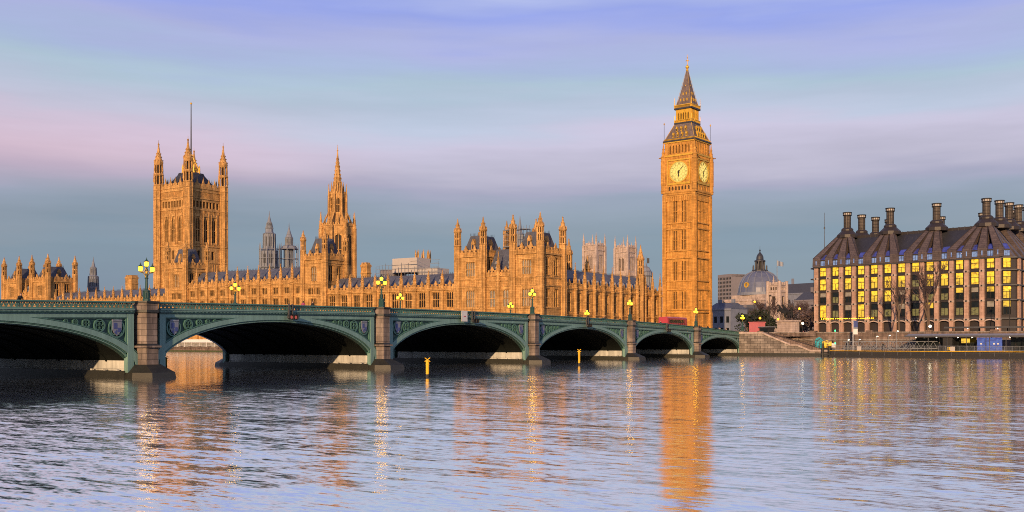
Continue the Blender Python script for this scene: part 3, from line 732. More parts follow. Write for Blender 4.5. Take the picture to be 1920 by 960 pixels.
hh, mh = hand(2*pi*(6+7/60)/12, 2.1, .2, .5, -.20), hand(2*pi*7/60, 3.15, .11, .8, -.28)
for mt, a, l in frames(0, 0, 2*H2, 2*H2):
    p = mt @ Vector((l/2, 0, 60.85)); d = part('clock_dial', dial, CT, tuple(p), a)
    part('hand', hh, d, sub=True); part('hand', mh, d, sub=True)
bl = MB(); H3 = 5.6
for mt, a, l in frames(0, 0, 2*H3, 2*H3):
    bl.M = mt; holes = [(1.5+(l-3)*k/7+.3, 1.5+(l-3)*(k+1)/7-.3, 67.3, 70.2) for k in range(7)]
    bl.wall(0, l, 66.7, 71.1, holes, 0, .7, 0, 1)
    for (q0, q1, _, _) in holes: bl.prism([(q0, 70.2), (q0, 69.5), ((q0+q1)/2, 70.2)], .02, .3); bl.prism([(q1, 70.2), ((q0+q1)/2, 70.2), (q1, 69.5)], .02, .3)
    bl.ribs(1.4, l-1.4, 66.8, 71, (l-2.8)/7, .18, .2)
    bl.box(0, l, -.35, .1, 70.9, 71.3, 2); bl.box(-.3, l+.3, -.6, .1, 71.3, 71.75, 3); bl.ribs(.3, l-.3, 71.75, 72.3, .45, .5, .12, 2)
bl.M = None; bl.box(-H3, H3, -H3, H3, 71.1, 71.5)
part('belfry', bl.mesh('belfry', ['goldstone', 'shadow', 'gold', 'iron']), CT)
rf = MB(); rf.sq(0, 0, [(5.9, 71.6), (5.3, 72.6), (4.25, 75.0), (3.1, 77.8)])
for mt, a, l in frames(0, 0, 11.2, 11.2):
    rf.M = mt
    for z, n, w_ in ((73.0, 4, .26), (75.1, 3, .26)):
        yy = (z-72.6)*.475+.15
        for k in range(n):
            x = 5.6+(k-(n-1)/2)*1.65
            rf.box(x-w_, x+w_, yy-.3, yy+1.0, z-.3, z+.75, 1); rf.prism([(x-w_-.1, z+.75), (x+w_+.1, z+.75), (x, z+1.5)], yy-.35, yy+1.0, 1); rf.box(x-.16, x+.16, yy-.34, yy-.1, z-.1, z+.6, 2)
rf.M = None
for sx in (-1, 1):
    for sy in (-1, 1):
        rf.tube((sx*5.75, sy*5.75, 71.6), (sx*5.75, sy*5.75, 77.4), .07, n=5, mi=2); rf.lathe(sx*5.75, sy*5.75, [(.05, 77.2), (.24, 77.6), (.05, 78.1)], 6, mi=1)
        rf.tube((sx*5.8, sy*5.8, 71.7), (sx*3.15, sy*3.15, 77.7), .10, n=4, mi=1)
part('lower_roof', rf.mesh('lower_roof', ['roofbrown', 'gold', 'black']), CT)
ln = MB(); ln.box(-3.3, 3.3, -3.3, 3.3, 77.6, 78.1, 3); H4 = 2.85
for mt, a, l in frames(0, 0, 2*H4, 2*H4):
    ln.M = mt; ln.ribs(-.4, l+.4, 78.1, 78.9, .4, .42, .10, 0); ln.box(-.45, l+.45, -.46, -.34, 78.85, 79.0, 0)
    holes = [(.6+(l-1.2)*k/5+.2, .6+(l-1.2)*(k+1)/5-.2, 78.7, 81.6) for k in range(5)]
    ln.wall(0, l, 78.1, 82.7, holes, 0, .6, 0, 1)
    for (q0, q1, _, _) in holes: ln.prism([(q0, 81.6), (q0, 81.0), ((q0+q1)/2, 81.6)], .02, .3); ln.prism([(q1, 81.6), ((q0+q1)/2, 81.6), (q1, 81.0)], .02, .3)
    ln.ribs(.5, l-.5, 78.2, 82.6, (l-1.0)/5, .14, .14)
    ln.box(-.4, l+.4, -.5, .1, 82.6, 83.1, 3); ln.ribs(-.3, l+.3, 83.1, 83.9, .38, .5, .10, 0); ln.box(-.5, l+.5, -.58, .0, 83.9, 84.1, 0)
ln.M = None
for sx in (-1, 1):
    for sy in (-1, 1):
        ln.tube((sx*3.2, sy*3.2, 78), (sx*3.2, sy*3.2, 80.6), .10, n=5); ln.lathe(sx*3.2, sy*3.2, [(.12, 84), (.07, 86.2), (.02, 86.8)], 5)
part('lantern', ln.mesh('lantern', ['gold', 'shadow', 'gold', 'iron']), CT)
sp = MB(); sp.sq(0, 0, [(3.1, 83.1), (2.75, 84.2), (2.1, 86.6), (1.38, 90.0), (.75, 93.4), (.24, 96.2)])
for mt, a, l in frames(0, 0, 5.6, 5.6):
    sp.M = mt
    for z, n in ((85.6, 3), (87.8, 2), (90.4, 1)):
        yy = .15+(z-84.2)*.265
        for k in range(n):
            x = 2.8+(k-(n-1)/2)*1.2; sp.box(x-.18, x+.18, yy-.2, yy+.6, z-.2, z+.35, 1); sp.prism([(x-.25, z+.35), (x+.25, z+.35), (x, z+.8)], yy-.25, yy+.6, 1)
sp.M = None
for sx in (-1, 1):
    for sy in (-1, 1): sp.tube((sx*2.75, sy*2.75, 84.2), (sx*.3, sy*.3, 96.1), .06, .04, n=4, mi=1)
part('spire', sp.mesh('spire', ['roofbrown', 'gold']), CT)
fn = MB(); fn.lathe(0, 0, [(.30, 96.0), (.5, 96.4), (.25, 96.7), (.62, 97.3), (.62, 97.6), (.2, 98.1), (.10, 98.4), (.07, 101.7)], 10)
fn.box(-.62, .62, -.07, .07, 99.5, 99.7); fn.box(-.07, .07, -.62, .62, 99.5, 99.7); fn.lathe(0, 0, [(.05, 100.3), (.24, 100.6), (.05, 100.9)], 8)
part('finial', fn.mesh('finial', ['gold']), CT)

# ------------------------------------------------------------------ great square flag tower
VT = thing('flag_tower', (-407.7, 346.1, 4.9), R(-.6), 'great square stone tower with four corner turrets and a bare flagpole', 'tower')
w = MB(); HV = 11.0
rowsV = [(48.6-.2, 45.6-.2)]
wins = []
for mt, a, l in frames(0, 0, 2*HV, 2*HV):
    w.M = mt
    big = [(l*f-1.25, l*f+1.25, 52.8, 65.2) for f in (.27, .5, .73)]
    small = [(2.6+(l-5.2)*k/8+.35, 2.6+(l-5.2)*(k+1)/8-.35, 69.7, 72.8) for k in range(8)]
    mid = [(l*f-.9, l*f+.9, 44.2, 48.4) for f in (.30, .5, .70)]
    w.wall(0, l, 4.9, 79.0, big+small+mid, 0, 1.0, 0, 1)
    for (q0, q1, z0, z1) in big:
        c = (q0+q1)/2
        w.box(c-.12, c+.12, .2, .8, z0, z1); w.box(q0, q1, .25, .8, 58.6, 58.95)
        w.prism([(q0, z1), (q0, z1-2.2), (c-.3, z1)], .05, .8); w.prism([(q1, z1), (c+.3, z1), (q1, z1-2.2)], .05, .8)
        w.prism([(q0-.4, z1), (q1+.4, z1), (c, z1+2.0)], -.25, .05)
        for x in (q0-.5, q1+.5): w.box(x-.22, x+.22, -.35, .05, 51.5, z1+1.6)
    for z in (12, 22, 32, 42.4, 50.4, 68.3, 74.0, 77.5): w.box(0, l, -.35, .05, z, z+.5)
    for z0, z1 in ((13, 21.5), (23, 31.5), (33, 42), ):
        w.ribs(2.2, l-2.2, z0, z1, 1.1, .16, .26)
        w.box(2, l-2, -.2, .05, (z0+z1)/2, (z0+z1)/2+.3)
    w.ribs(2.2, l-2.2, 66.9, 68.2, .8, .22, .25); w.ribs(2.2, l-2.2, 50.9, 52.2, .8, .22, .25); w.ribs(2.2, l-2.2, 74.5, 77.4, .7, .22, .22)
    w.box(0, l, -.3, .3, 79.0, 80.4); w.merlons(2, l-2, 80.4, 81.6, 1.0, .7, -.3, .3)
    for f in (.25, .42, .58, .75):
        w.prism([(l*f-1.2, 80.0), (l*f+1.2, 80.0), (l*f, 83.6)], -.35, .2); spirelet(w, l*f, -.1, 83.0, .28, 1.8)
w.M = None; w.box(-HV+.9, HV-.9, -HV+.9, HV-.9, 78.2, 78.9)
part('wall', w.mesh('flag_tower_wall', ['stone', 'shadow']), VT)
tm = MB()
r = 2.35
tm.lathe(0, 0, [(r*1.05, 4.9), (r*1.05, 42), (r, 42.5), (r, 81.5)], 8)
for z in (12, 22, 32, 42.4, 50.4, 60, 68.3, 74.0, 78.6, 81.2): tm.lathe(0, 0, [(r*1.03, z), (r*1.13, z+.25), (r*1.03, z+.6)], 8)
for k in range(8):
    t = k*pi/4+pi/8; tm.tube((cos(t)*r, sin(t)*r, 5.2), (cos(t)*r, sin(t)*r, 81), .22, n=4)
    t2 = k*pi/4
    for z0, z1 in ((43.4, 49.8), (51.5, 59.4), (61, 67.8), (69.2, 73.6), (75, 78.2)): tm.tube((cos(t2)*r*.95, sin(t2)*r*.95, z0), (cos(t2)*r*.95, sin(t2)*r*.95, z1), .13, n=4)
for (z0, z1, rr) in ((81.8, 86.6, r), (87.4, 91.8, r*.88)):
    tm.lathe(0, 0, [(rr*.55, z0), (rr*.55, z1)], 8, mi=1)
    for k in range(8):
        t = k*pi/4+pi/8; tm.tube((cos(t)*rr*.85, sin(t)*rr*.85, z0), (cos(t)*rr*.85, sin(t)*rr*.85, z1), rr*.17, n=5)
        tm.tube((cos(t)*rr*1.08, sin(t)*rr*1.08, z0+1), (cos(t)*rr*1.0, sin(t)*rr*1.0, z1+2.0), .16, .04, n=4)
    tm.lathe(0, 0, [(rr*.95, z1-.5), (rr*1.12, z1), (rr*.9, z1+.8)], 8)
tm.lathe(0, 0, [(r*.95, 92.2), (r*1.02, 93), (r*.62, 95.2), (r*.34, 98), (r*.14, 101), (r*.14, 101.3), (.5, 102.0), (.1, 102.6), (.06, 104)], 8)
for k in range(8):
    t = k*pi/4
    for z, q in ((93.6, .9), (95.4, .62), (97, .45)): tm.box(cos(t)*r*q-.16, cos(t)*r*q+.16, sin(t)*r*q-.16, sin(t)*r*q+.16, z, z+.5)
tme = tm.mesh('flag_tower_turret', ['stone', 'shadow'])
for sx in (-1, 1):
    for sy in (-1, 1): part('turret', tme, VT, (sx*HV, sy*HV, 0))
r_ = MB(); hip_roof(r_, -9.5, 9.5, -9.5, 9.5, 78.9, 87.0, 5.0); hip_roof(r_, -4.6, 4.6, -4.6, 4.6, 86.9, 88.0, .4, 0)
for k in range(14):
    for sg in (-1, 1):
        x = -9.3+k*18.6/13; r_.lathe(x, sg*9.5, [(.16, 79), (.12, 83.4), (.02, 84.6)], 4, mi=0); r_.lathe(sg*9.5, x, [(.16, 79), (.12, 83.4), (.02, 84.6)], 4, mi=0)
part('roof', r_.mesh('flag_tower_roof', ['iron']), VT)
cr = MB()
for k in range(8):                                            # gilded iron crown bracing the flagpole
    t = k*pi/4+pi/8; pts = [(4.4, 87.6), (4.0, 90), (3.0, 92.2), (1.7, 94.6), (.5, 97.5)]
    for (r0, z0), (r1, z1) in zip(pts, pts[1:]): cr.tube((cos(t)*r0, sin(t)*r0, z0), (cos(t)*r1, sin(t)*r1, z1), .22, .2, n=5)
    cr.lathe(cos(t)*4.4, sin(t)*4.4, [(.3, 87.5), (.25, 90.5), (.05, 92.4)], 6)
for rr, z in ((4.1, 89.6), (2.4, 93.3)):
    for k in range(16): cr.tube((cos(k*pi/8)*rr, sin(k*pi/8)*rr, z), (cos((k+1)*pi/8)*rr, sin((k+1)*pi/8)*rr, z), .18, n=4)
part('crown', cr.mesh('flagpole_crown', ['gold']), VT)
fp = MB(); fp.lathe(0, 0, [(.42, 87), (.36, 100), (.22, 122.5), (.2, 122.6)], 8); fp.lathe(0, 0, [(.1, 122.5), (.55, 123.0), (.55, 123.3), (.1, 123.8)], 8, mi=1)
part('flagpole', fp.mesh('flagpole', ['darkgrey', 'gold']), VT)

# ------------------------------------------------------------------ octagonal spire tower
ST = thing('spire_tower', (-291.2, 324.9, 4.9), 0, 'slender octagonal stone tower tapering to a tall pointed spire', 'tower')
def octa_stage(m, r, z0, z1, hole_w, hz0, hz1, rib=.2, mull=True):
    for k in range(8):
        t = k*pi/4; e = r*2*math.tan(pi/8)
        m.M = Matrix.Rotation(t, 4, 'Z') @ Matrix.Translation((-e/2, -r, 0))
        m.wall(0, e, z0, z1, [(e/2-hole_w/2, e/2+hole_w/2, hz0, hz1)] if hole_w else [], 0, .6, 0, 1)
        if hole_w:
            q0, q1, c = e/2-hole_w/2, e/2+hole_w/2, e/2
            if mull: m.box(c-.12, c+.12, .1, .5, hz0, hz1); m.box(q0, q1, .1, .5, (hz0+hz1)/2-.12, (hz0+hz1)/2+.12)
            m.prism([(q0, hz1), (q0, hz1-.9), (c, hz1)], .03, .5); m.prism([(q1, hz1), (c, hz1), (q1, hz1-.9)], .03, .5)
            m.prism([(q0-.3, hz1), (q1+.3, hz1), (c, hz1+1.6)], -.2, .04)
        m.box(0, e, -.25, .05, z0, z0+.45); m.box(0, e, -.25, .05, z1-.5, z1)
        m.merlons(.1, e-.1, z1, z1+.7, .5, .4, -.2, .1)
        for q in (.12, .88): m.box(e*q-.12, e*q+.12, -.16, .04, z0+.5, z1-.5)
    m.M = None
def ring_pinnacles(m, r, z0, z1, z2, w):
    for k in range(8):
        t = k*pi/4+pi/8; x, y = cos(t)*r, sin(t)*r
        m.lathe(x, y, [(w*1.15, z0), (w, z0+(z1-z0)*.4), (w*.85, z1)], 6); spirelet(m, x, y, z1, w*.8, z2-z1)
m = MB()
octa_stage(m, 7.0, 4.9, 31, 0, 0, 0); octa_stage(m, 6.6, 31, 52.6, 2.6, 35.5, 48.6)
ring_pinnacles(m, 7.6, 4.9, 51.0, 58.5, .95)
part('lower_stage', m.mesh('spire_lower_stage', ['stone', 'shadow']), ST)
m = MB(); m.lathe(0, 0, [(5.6, 52.4), (3.7, 56.8)], 8)
octa_stage(m, 3.3, 56.4, 66.2, 1.35, 58.0, 64.4, mull=True); ring_pinnacles(m, 3.95, 52.0, 65.2, 70.4, .5)
for k in range(8):                                            # flying ribs between the two stages
    t = k*pi/4+pi/8; m.tube((cos(t)*6.7, sin(t)*6.7, 52.6), (cos(t)*3.9, sin(t)*3.9, 58.6), .28, n=4)
    t2 = k*pi/4; spirelet(m, cos(t2)*5.2, sin(t2)*5.2, 52.4, .5, 5.2)
part('upper_stage', m.mesh('spire_upper_stage', ['stone', 'shadow']), ST)
m = MB(); m.lathe(0, 0, [(2.9, 66.0), (2.45, 67.2), (1.75, 71.0), (1.1, 76.0), (.5, 81.0), (.2, 84.2), (.38, 84.6), (.12, 85), (.06, 87)], 8)
for k in range(8):
    t = k*pi/4+pi/8
    for q in range(9):
        f = q/9; rr = 2.3-2.0*f; z = 67.4+15*f; m.box(cos(t)*rr-.13, cos(t)*rr+.13, sin(t)*rr-.13, sin(t)*rr+.13, z, z+.4)
    t2 = k*pi/4; m.lathe(cos(t2)*2.5, sin(t2)*2.5, [(.35, 66), (.3, 68.6), (.03, 71.4)], 4)
m.lathe(0, 0, [(1.55, 72.6), (1.75, 72.9), (1.45, 73.3)], 8); m.lathe(0, 0, [(1.0, 77.6), (1.15, 77.9), (.9, 78.2)], 8)
part('spire', m.mesh('spire_cone', ['stone']), ST)

# ------------------------------------------------------------------ bridge
BW = 28.5
BR = thing('bridge', (-88.0, 250.5, 0), pi/2, 'long green arched river bridge on stone piers crossing the whole left of the view', 'bridge')
# bridge frame: x runs west along the bridge from the west abutment (negative = towards the camera's bank), y from its north face inwards
spans = [28.8, 31.9, 34.9, 36.6, 34.9, 31.9, 28.8]; PW = 3.2
def ztop(x): return 8.35-(-x-123.5)**2*1.475e-4
def strip(m, xs, lo, hi, y0, y1, mi=0):
    """closed ribbon following the bridge's camber"""
    n = len(xs); vs = []
    for x in xs:
        a_, b_ = lo(x), hi(x); vs += [(x,y0,a_),(x,y0,b_),(x,y1,b_),(x,y1,a_)]
    fs = []
    for i in range(n-1):
        for q in range(4): fs.append((i*4+q, i*4+(q+1) % 4, i*4+4+(q+1) % 4, i*4+4+q))
    fs += [(3,2,1,0), tuple((n-1)*4+q for q in range(4))]
    m.add(vs, fs, mi)
def lsp(a_, b_, n): return [a_+(b_-a_)*k/n for k in range(n+1)]
def lobes(m, cx, cz, r, y, mi):      # quatrefoil rim: outer ring and four lobes
    def rg(x0, z0, r0, r1, n):
        vs = []
        for k in range(n):
            t = 2*pi*k/n
            for rr, yy in ((r0, y-.10), (r1, y-.10), (r1, y+.12), (r0, y+.12)): vs.append((x0+rr*cos(t), yy, z0+rr*sin(t)))
        m.add(vs, [(k*4+q, k*4+(q+1) % 4, ((k+1) % n)*4+(q+1) % 4, ((k+1) % n)*4+q) for k in range(n) for q in range(4)], mi)
    rg(cx, cz, r*.86, r, 16)
    for k in range(4): rg(cx+cos(k*pi/2+pi/4)*r*.42, cz+sin(k*pi/2+pi/4)*r*.42, r*.30, r*.42, 8)
piers_x = []; x = 0.0; arcs = []
for i, sp_ in enumerate(spans):
    arcs.append((x-sp_, x)); x -= sp_
    if i < 6: piers_x.append(x-PW/2); x -= PW
XE = x
ZS = .75
def arch_z(xx, x0, x1, grow=0.0):
    c = (x0+x1)/2; a_ = (x1-x0)/2+grow; crown = ztop(c)-2.05; rise = crown-ZS+grow*.45
    t = 1-((xx-c)/a_)**2
    return ZS+rise*sqrt(max(t, 0))
deck = MB(); xsd = lsp(XE-3, 3, 60)
strip(deck, xsd, lambda x: ztop(x)-1.75, lambda x: ztop(x)-1.25, .45, BW-.45, 0)
part('roadway', deck.mesh('bridge_roadway', ['asphalt']), BR)
pv = MB()
for ya, yb in ((.46, 4.4), (BW-4.4, BW-.46)): strip(pv, xsd, lambda x: ztop(x)-1.3, lambda x: ztop(x)-1.12, ya, yb)
part('pavement', pv.mesh('bridge_pavement', ['paving']), BR)
ln_ = MB()
for k in range(int(-XE/6)): strip(ln_, [-6*k-2.5, -6*k], lambda x: ztop(x)-1.2455, lambda x: ztop(x)-1.2445, BW/2-.06, BW/2+.06)
part('lane_line', ln_.mesh('lane_line', ['white']), BR)
for ai, (x0, x1) in enumerate(arcs):
    far = 0
    for side in (0, 1):
        m = MB(); c = (x0+x1)/2; n = 48
        y = lambda d: (d if side == 0 else BW-d)
        def yy(a_, b_): return (a_, b_) if side == 0 else (BW-b_, BW-a_)
        xs = [c-(x1-x0)/2*cos(pi*k/n) for k in range(n+1)]
        G = 1.05
        # ring: front face between intrados and a wider ellipse, standing proud of the spandrel
        def rb(g0, g1, d0, d1, mi):
            a_, b_ = yy(d0, d1); vs = []
            for k in range(n+1):
                t = pi*k/n; A = (x1-x0)/2; cr = ztop(c)-2.05-ZS
                for g_, y_ in ((g0, a_), (g1, a_), (g1, b_), (g0, b_)):
                    xx = c-(A+g_)*cos(t); zz = ZS+(cr+g_*.55)*sin(t)
                    xx = min(max(xx, x0-.02), x1+.02) if False else xx
                    vs.append((xx, y_, zz))
            fs = []
            for k in range(n):
                for q in range(4): fs.append((k*4+q, k*4+(q+1) % 4, k*4+4+(q+1) % 4, k*4+4+q))
            m.add(vs, fs, mi)
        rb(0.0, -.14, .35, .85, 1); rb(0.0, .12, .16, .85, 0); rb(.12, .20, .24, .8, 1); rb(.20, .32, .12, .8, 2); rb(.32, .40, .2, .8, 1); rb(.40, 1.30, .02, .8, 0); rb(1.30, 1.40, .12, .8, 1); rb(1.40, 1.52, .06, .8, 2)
        part('arch_ring', m.mesh('arch_ring', ['teal', 'tealdk', 'tealmid']), BR)
        # spandrel: recessed dark wall, light border band under the cornice, tracery and shields
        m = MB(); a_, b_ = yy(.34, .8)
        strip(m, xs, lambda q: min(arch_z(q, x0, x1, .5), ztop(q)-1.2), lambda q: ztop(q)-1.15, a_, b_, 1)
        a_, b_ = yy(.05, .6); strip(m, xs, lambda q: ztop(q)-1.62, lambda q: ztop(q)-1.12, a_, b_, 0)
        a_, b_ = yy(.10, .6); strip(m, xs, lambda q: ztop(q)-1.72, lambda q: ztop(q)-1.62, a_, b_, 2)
        for sg in (-1, 1):
            e = x0 if sg < 0 else x1
            q0, q1 = sorted((e, e-sg*.75)); a_, b_ = yy(.03, .6); m.box(q0, q1, a_, b_, ZS-.2, ztop(e)-1.15, 0)
            q0, q1 = sorted((e-sg*.75, e-sg*.9)); a_, b_ = yy(.12, .6); m.box(q0, q1, a_, b_, 2.2, ztop(e)-1.6, 2)
            A = (x1-x0)/2
            for dx, f in ((1.95, 1.0), (3.9, .8), (5.4, .62), (6.6, .45), (7.6, .34)):
                xc = e-sg*dx; lo = arch_z(xc, x0, x1, 1.45)+.05; hi = ztop(xc)-1.75; r = min((hi-lo)/2*.98, .92*f+.05)
                if r > .16: lobes(m, xc, hi-r-.02, r, y(.26), 2)
            zc = arch_z(e-sg*1.75, x0, x1, 1.4)-.45
            if zc > 2.2: lobes(m, e-sg*1.35, zc, .36, y(.26), 2)
        part('spandrel', m.mesh('spandrel', ['teal', 'tealdk', 'tealmid']), BR)
        if side == 0:
            for sg in (-1, 1):
                e = x0 if sg < 0 else x1; xc = e-sg*1.95; hi = ztop(xc)-1.75; r = min((hi-arch_z(xc, x0, x1, 1.45)-.05)/2, .95)
                sm = MB(); s_ = r*.72
                sm.prism([(-s_*.8, s_), (s_*.8, s_), (s_*.8, -s_*.2), (s_*.45, -s_*.75), (0, -s_*1.15), (-s_*.45, -s_*.75), (-s_*.8, -s_*.2)], 0, .12, 0)
                sm.box(-s_*.55, -s_*.05, -.03, .05, -s_*.1, s_*.75, 1); sm.box(s_*.1, s_*.6, -.03, .05, -s_*.6, s_*.05, 1); sm.prism([(-s_*.5, -s_*.7), (-.05, -s_*.2), (-.05, -s_*.95)], -.03, .05, 1)
                sm.box(-s_*.8, s_*.8, -.05, .1, s_, s_*1.25, 0)
                part('shield', sm.mesh('shield', ['shieldw', 'shieldb']), BR, (xc, .10, hi-r))
        # parapet with open lattice
        m = MB(); a_, b_ = yy(-.10, .34); xp = lsp(x0, x1, 16)
        strip(m, xp, lambda q: ztop(q)-.14, ztop, a_, b_, 0); a_, b_ = yy(-.02, .28); strip(m, xp, lambda q: ztop(q)-.20, lambda q: ztop(q)-.14, a_, b_, 1)
        a_, b_ = yy(0, .26); strip(m, xp, lambda q: ztop(q)-.74, lambda q: ztop(q)-.62, a_, b_, 0)
        k = 0; stp = .50; nn_ = int((x1-x0)/stp); stp = (x1-x0)/nn_
        ym_ = y(.12)
        for k in range(nn_):
            q0 = x0+stp*k; q1 = q0+stp; zt, zl = ztop(q0)-.18, ztop(q0)-.66; qc = (q0+q1)/2
            w_ = .045
            m.prism([(q0-w_, zl), (q0+w_, zl), (qc+w_, zt), (qc-w_, zt)], ym_-.06, ym_+.06, 1)
            m.prism([(q1-w_, zl), (q1+w_, zl), (qc+w_, zt), (qc-w_, zt)], ym_-.05, ym_+.05, 1)
            m.box(q0-.03, q0+.03, ym_-.07, ym_+.07, zl, zt, 0)
            m.box(q0+.12, q1-.12, ym_-.04, ym_+.04, (zl+zt)/2-.10, (zl+zt)/2-.03, 1)
        part('parapet', m.mesh('parapet', ['tealmid', 'tealmid']), BR)
        m = MB()
        for zz0, zz1, d0, mi in ((-.86, -.74, -.16, 0), (-1.0, -.86, -.06, 0), (-1.06, -1.0, .0, 1), (-1.18, -1.06, -.12, 2)):
            a_, b_ = yy(d0, .5); strip(m, xp, lambda q: ztop(q)+zz0, lambda q: ztop(q)+zz1, a_, b_, mi)
        a_, b_ = yy(-.03, .3)
        for k in range(nn_): m.box(x0+stp*k+.1, x0+stp*k+.3, a_, b_, ztop(x0+stp*k)-1.06, ztop(x0+stp*k)-.99, 0)
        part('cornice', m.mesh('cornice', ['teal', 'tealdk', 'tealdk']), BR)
    # soffit with its ribs, and the pale inner pier faces
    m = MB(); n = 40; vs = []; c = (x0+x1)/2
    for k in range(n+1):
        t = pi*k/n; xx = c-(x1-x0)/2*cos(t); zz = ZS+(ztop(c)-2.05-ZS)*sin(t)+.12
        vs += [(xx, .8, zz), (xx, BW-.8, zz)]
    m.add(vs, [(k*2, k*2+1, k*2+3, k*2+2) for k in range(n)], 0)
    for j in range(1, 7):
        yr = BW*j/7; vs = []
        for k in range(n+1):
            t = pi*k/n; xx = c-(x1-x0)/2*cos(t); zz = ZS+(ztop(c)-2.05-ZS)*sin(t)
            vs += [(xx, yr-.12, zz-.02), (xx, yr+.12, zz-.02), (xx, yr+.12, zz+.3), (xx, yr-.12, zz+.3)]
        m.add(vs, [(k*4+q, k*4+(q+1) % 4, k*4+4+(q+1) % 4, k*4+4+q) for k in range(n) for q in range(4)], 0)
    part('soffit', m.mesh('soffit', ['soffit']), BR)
    for e, sg in ((x0, 1), (x1, -1)):
        m = MB()
        q0, q1 = sorted((e-sg*.02, e+sg*.30)); m.box(q0, q1, 1.0, BW-1.0, -1.5, 2.75, 0)
        q0, q1 = sorted((e, e+sg*.85)); m.box(q0, q1, .4, BW-.4, -1.5, .72, 1)
        for k in range(13): m.box(q0 if sg < 0 else q1-.12, (q0+.12) if sg < 0 else q1, 1.5+k*2.1, 1.8+k*2.1, .72, .9, 2)
        part('pier_lining', m.mesh('pier_lining', ['inner', 'algae', 'inner']), BR)
def pier_mesh(xc, half=PW/2, abut=False):
    m = MB(); zt = ztop(xc)
    m.box(-half, half, .9, BW-.9, -1.5, zt-1.8, 1)
    for s_ in (0, 1):
        oy = lambda v: v if s_ == 0 else BW-v
        def oct_(w_, d, z0, z1, mi, w1=None, d1=None):
            w1 = w1 or w_; d1 = d if d1 is None else d1
            def pl(w_, d): return [(-w_, .95), (-w_, -d*.25), (-w_*.62, -d), (w_*.62, -d), (w_, -d*.25), (w_, .95)]
            lo, hi = pl(w_, d), pl(w1, d1); n = 6
            vs = [(px, oy(py), z0) for px, py in lo]+[(px, oy(py), z1) for px, py in hi]
            m.add(vs, [(k, (k+1) % n, n+(k+1) % n, n+k) for k in range(n)]+[tuple(range(n)), tuple(range(n, 2*n))], mi)
        oct_(1.04, .78, 3.45, zt-1.12, 0); oct_(1.14, .88, 1.0, 3.2, 0); oct_(1.5, 1.1, 3.1, 3.3, 0); oct_(1.4, 1.0, 3.3, 3.5, 1, 1.04, .78)
        oct_(1.24, .93, zt-1.12, zt-.86, 1); oct_(1.1, .83, zt-.86, zt-.12, 0); oct_(1.28, .98, zt-.12, zt+.06, 1)
        oct_(2.6, 3.0, -1.5, .55, 2, 2.3, 2.6); oct_(2.3, 2.6, .55, 1.35, 2, 1.5, .95)
    return m.mesh('pier', ['bridgestone', 'algae', 'algae'])
for xc in piers_x: part('pier', pier_mesh(xc), BR, (xc, 0, 0))
m = MB(); m.box(0, 2.6, -.5, BW+.5, -1.5, 5.95, 0); m.box(-.05, 2.9, -.75, BW+.75, 5.95, 6.35, 0); m.box(-.1, 2.8, -.7, BW+.7, 2.6, 2.9, 0); m.box(-.2, 2.7, -.8, BW+.8, -1.5, .8, 1)
m.box(XE-4, XE, -.5, BW+.5, -1.5, 5.95, 0)
part('abutment', m.mesh('abutment', ['bridgestone', 'algae']), BR)

def bw(x, y, z=0): return (-88.0-y, 250.5+x, z)      # bridge frame to world

# -- bridge lamps
def bridge_lamp():
    T = thing('bridge_lamp', (0, 0, 0), pi/2, 'x', 'street lamp', 'three-headed lamps along the bridge parapets')
    m = MB()
    m.lathe(0, 0, [(.42, 0), (.42, .2), (.34, .3), (.34, .95), (.40, 1.0), (.40, 1.1), (.20, 1.2), (.155, 1.3), (.13, 2.3), (.2, 2.36), (.2, 2.44), (.12, 2.5), (.10, 3.55)], 8)
    for k in range(8):
        t = k*pi/4; m.box(cos(t)*.31-.05, cos(t)*.31+.05, sin(t)*.31-.05, sin(t)*.31+.05, .35, .9)
    part('post', m.mesh('lamp_post', ['tealdk']), T)
    m = MB()
    for sg in (-1, 1):
        pts = [(.08, 2.45), (.2, 2.75), (.42, 2.95), (.62, 2.98), (.74, 3.0)]
        for (a_, z0), (b_, z1) in zip(pts, pts[1:]): m.tube((sg*a_, 0, z0), (sg*b_, 0, z1), .05, n=5)
        pts = [(.08, 3.45), (.18, 3.2), (.40, 3.02), (.6, 2.98)]
        for (a_, z0), (b_, z1) in zip(pts, pts[1:]): m.tube((sg*a_, 0, z0), (sg*b_, 0, z1), .04, n=5)
    m.lathe(0, 0, [(.05, 2.75), (.17, 2.95), (.17, 3.05), (.05, 3.25)], 8)
    part('bracket', m.mesh('lamp_bracket', ['gold']), T)
    lm = MB()
    lm.lathe(0, 0, [(.09, 0), (.19, .08)], 8, mi=1); lm.lathe(0, 0, [(.16, .08), (.235, .30), (.235, .40)], 8, mi=2); lm.lathe(0, 0, [(.17, .40), (.20, .46), (.19, .52)], 8, mi=0)
    lm.lathe(0, 0, [(.29, .52), (.29, .57), (.20, .66), (.07, .76), (.09, .82), (.03, .88), (.015, 1.02)], 8, mi=1)
    for k in range(8):
        t = k*pi/4+pi/8; lm.tube((cos(t)*.185, sin(t)*.185, .08), (cos(t)*.255, sin(t)*.255, .52), .014, n=3, mi=1)
    me = lm.mesh('lantern', ['lampglow', 'tealdk', 'lampwarm'])
    for px_, pz in ((-.74, 3.0), (.74, 3.0), (0, 3.55)): part('lantern', me, T, (px_, 0, pz))
    return T
lamp0 = bridge_lamp()
spots = []
for i, xc in enumerate(piers_x):
    if i < 5: spots.append((xc, 0, i))
    if i < 4: spots.append((xc, BW, i))
spots.append((1.3, 0, -1))
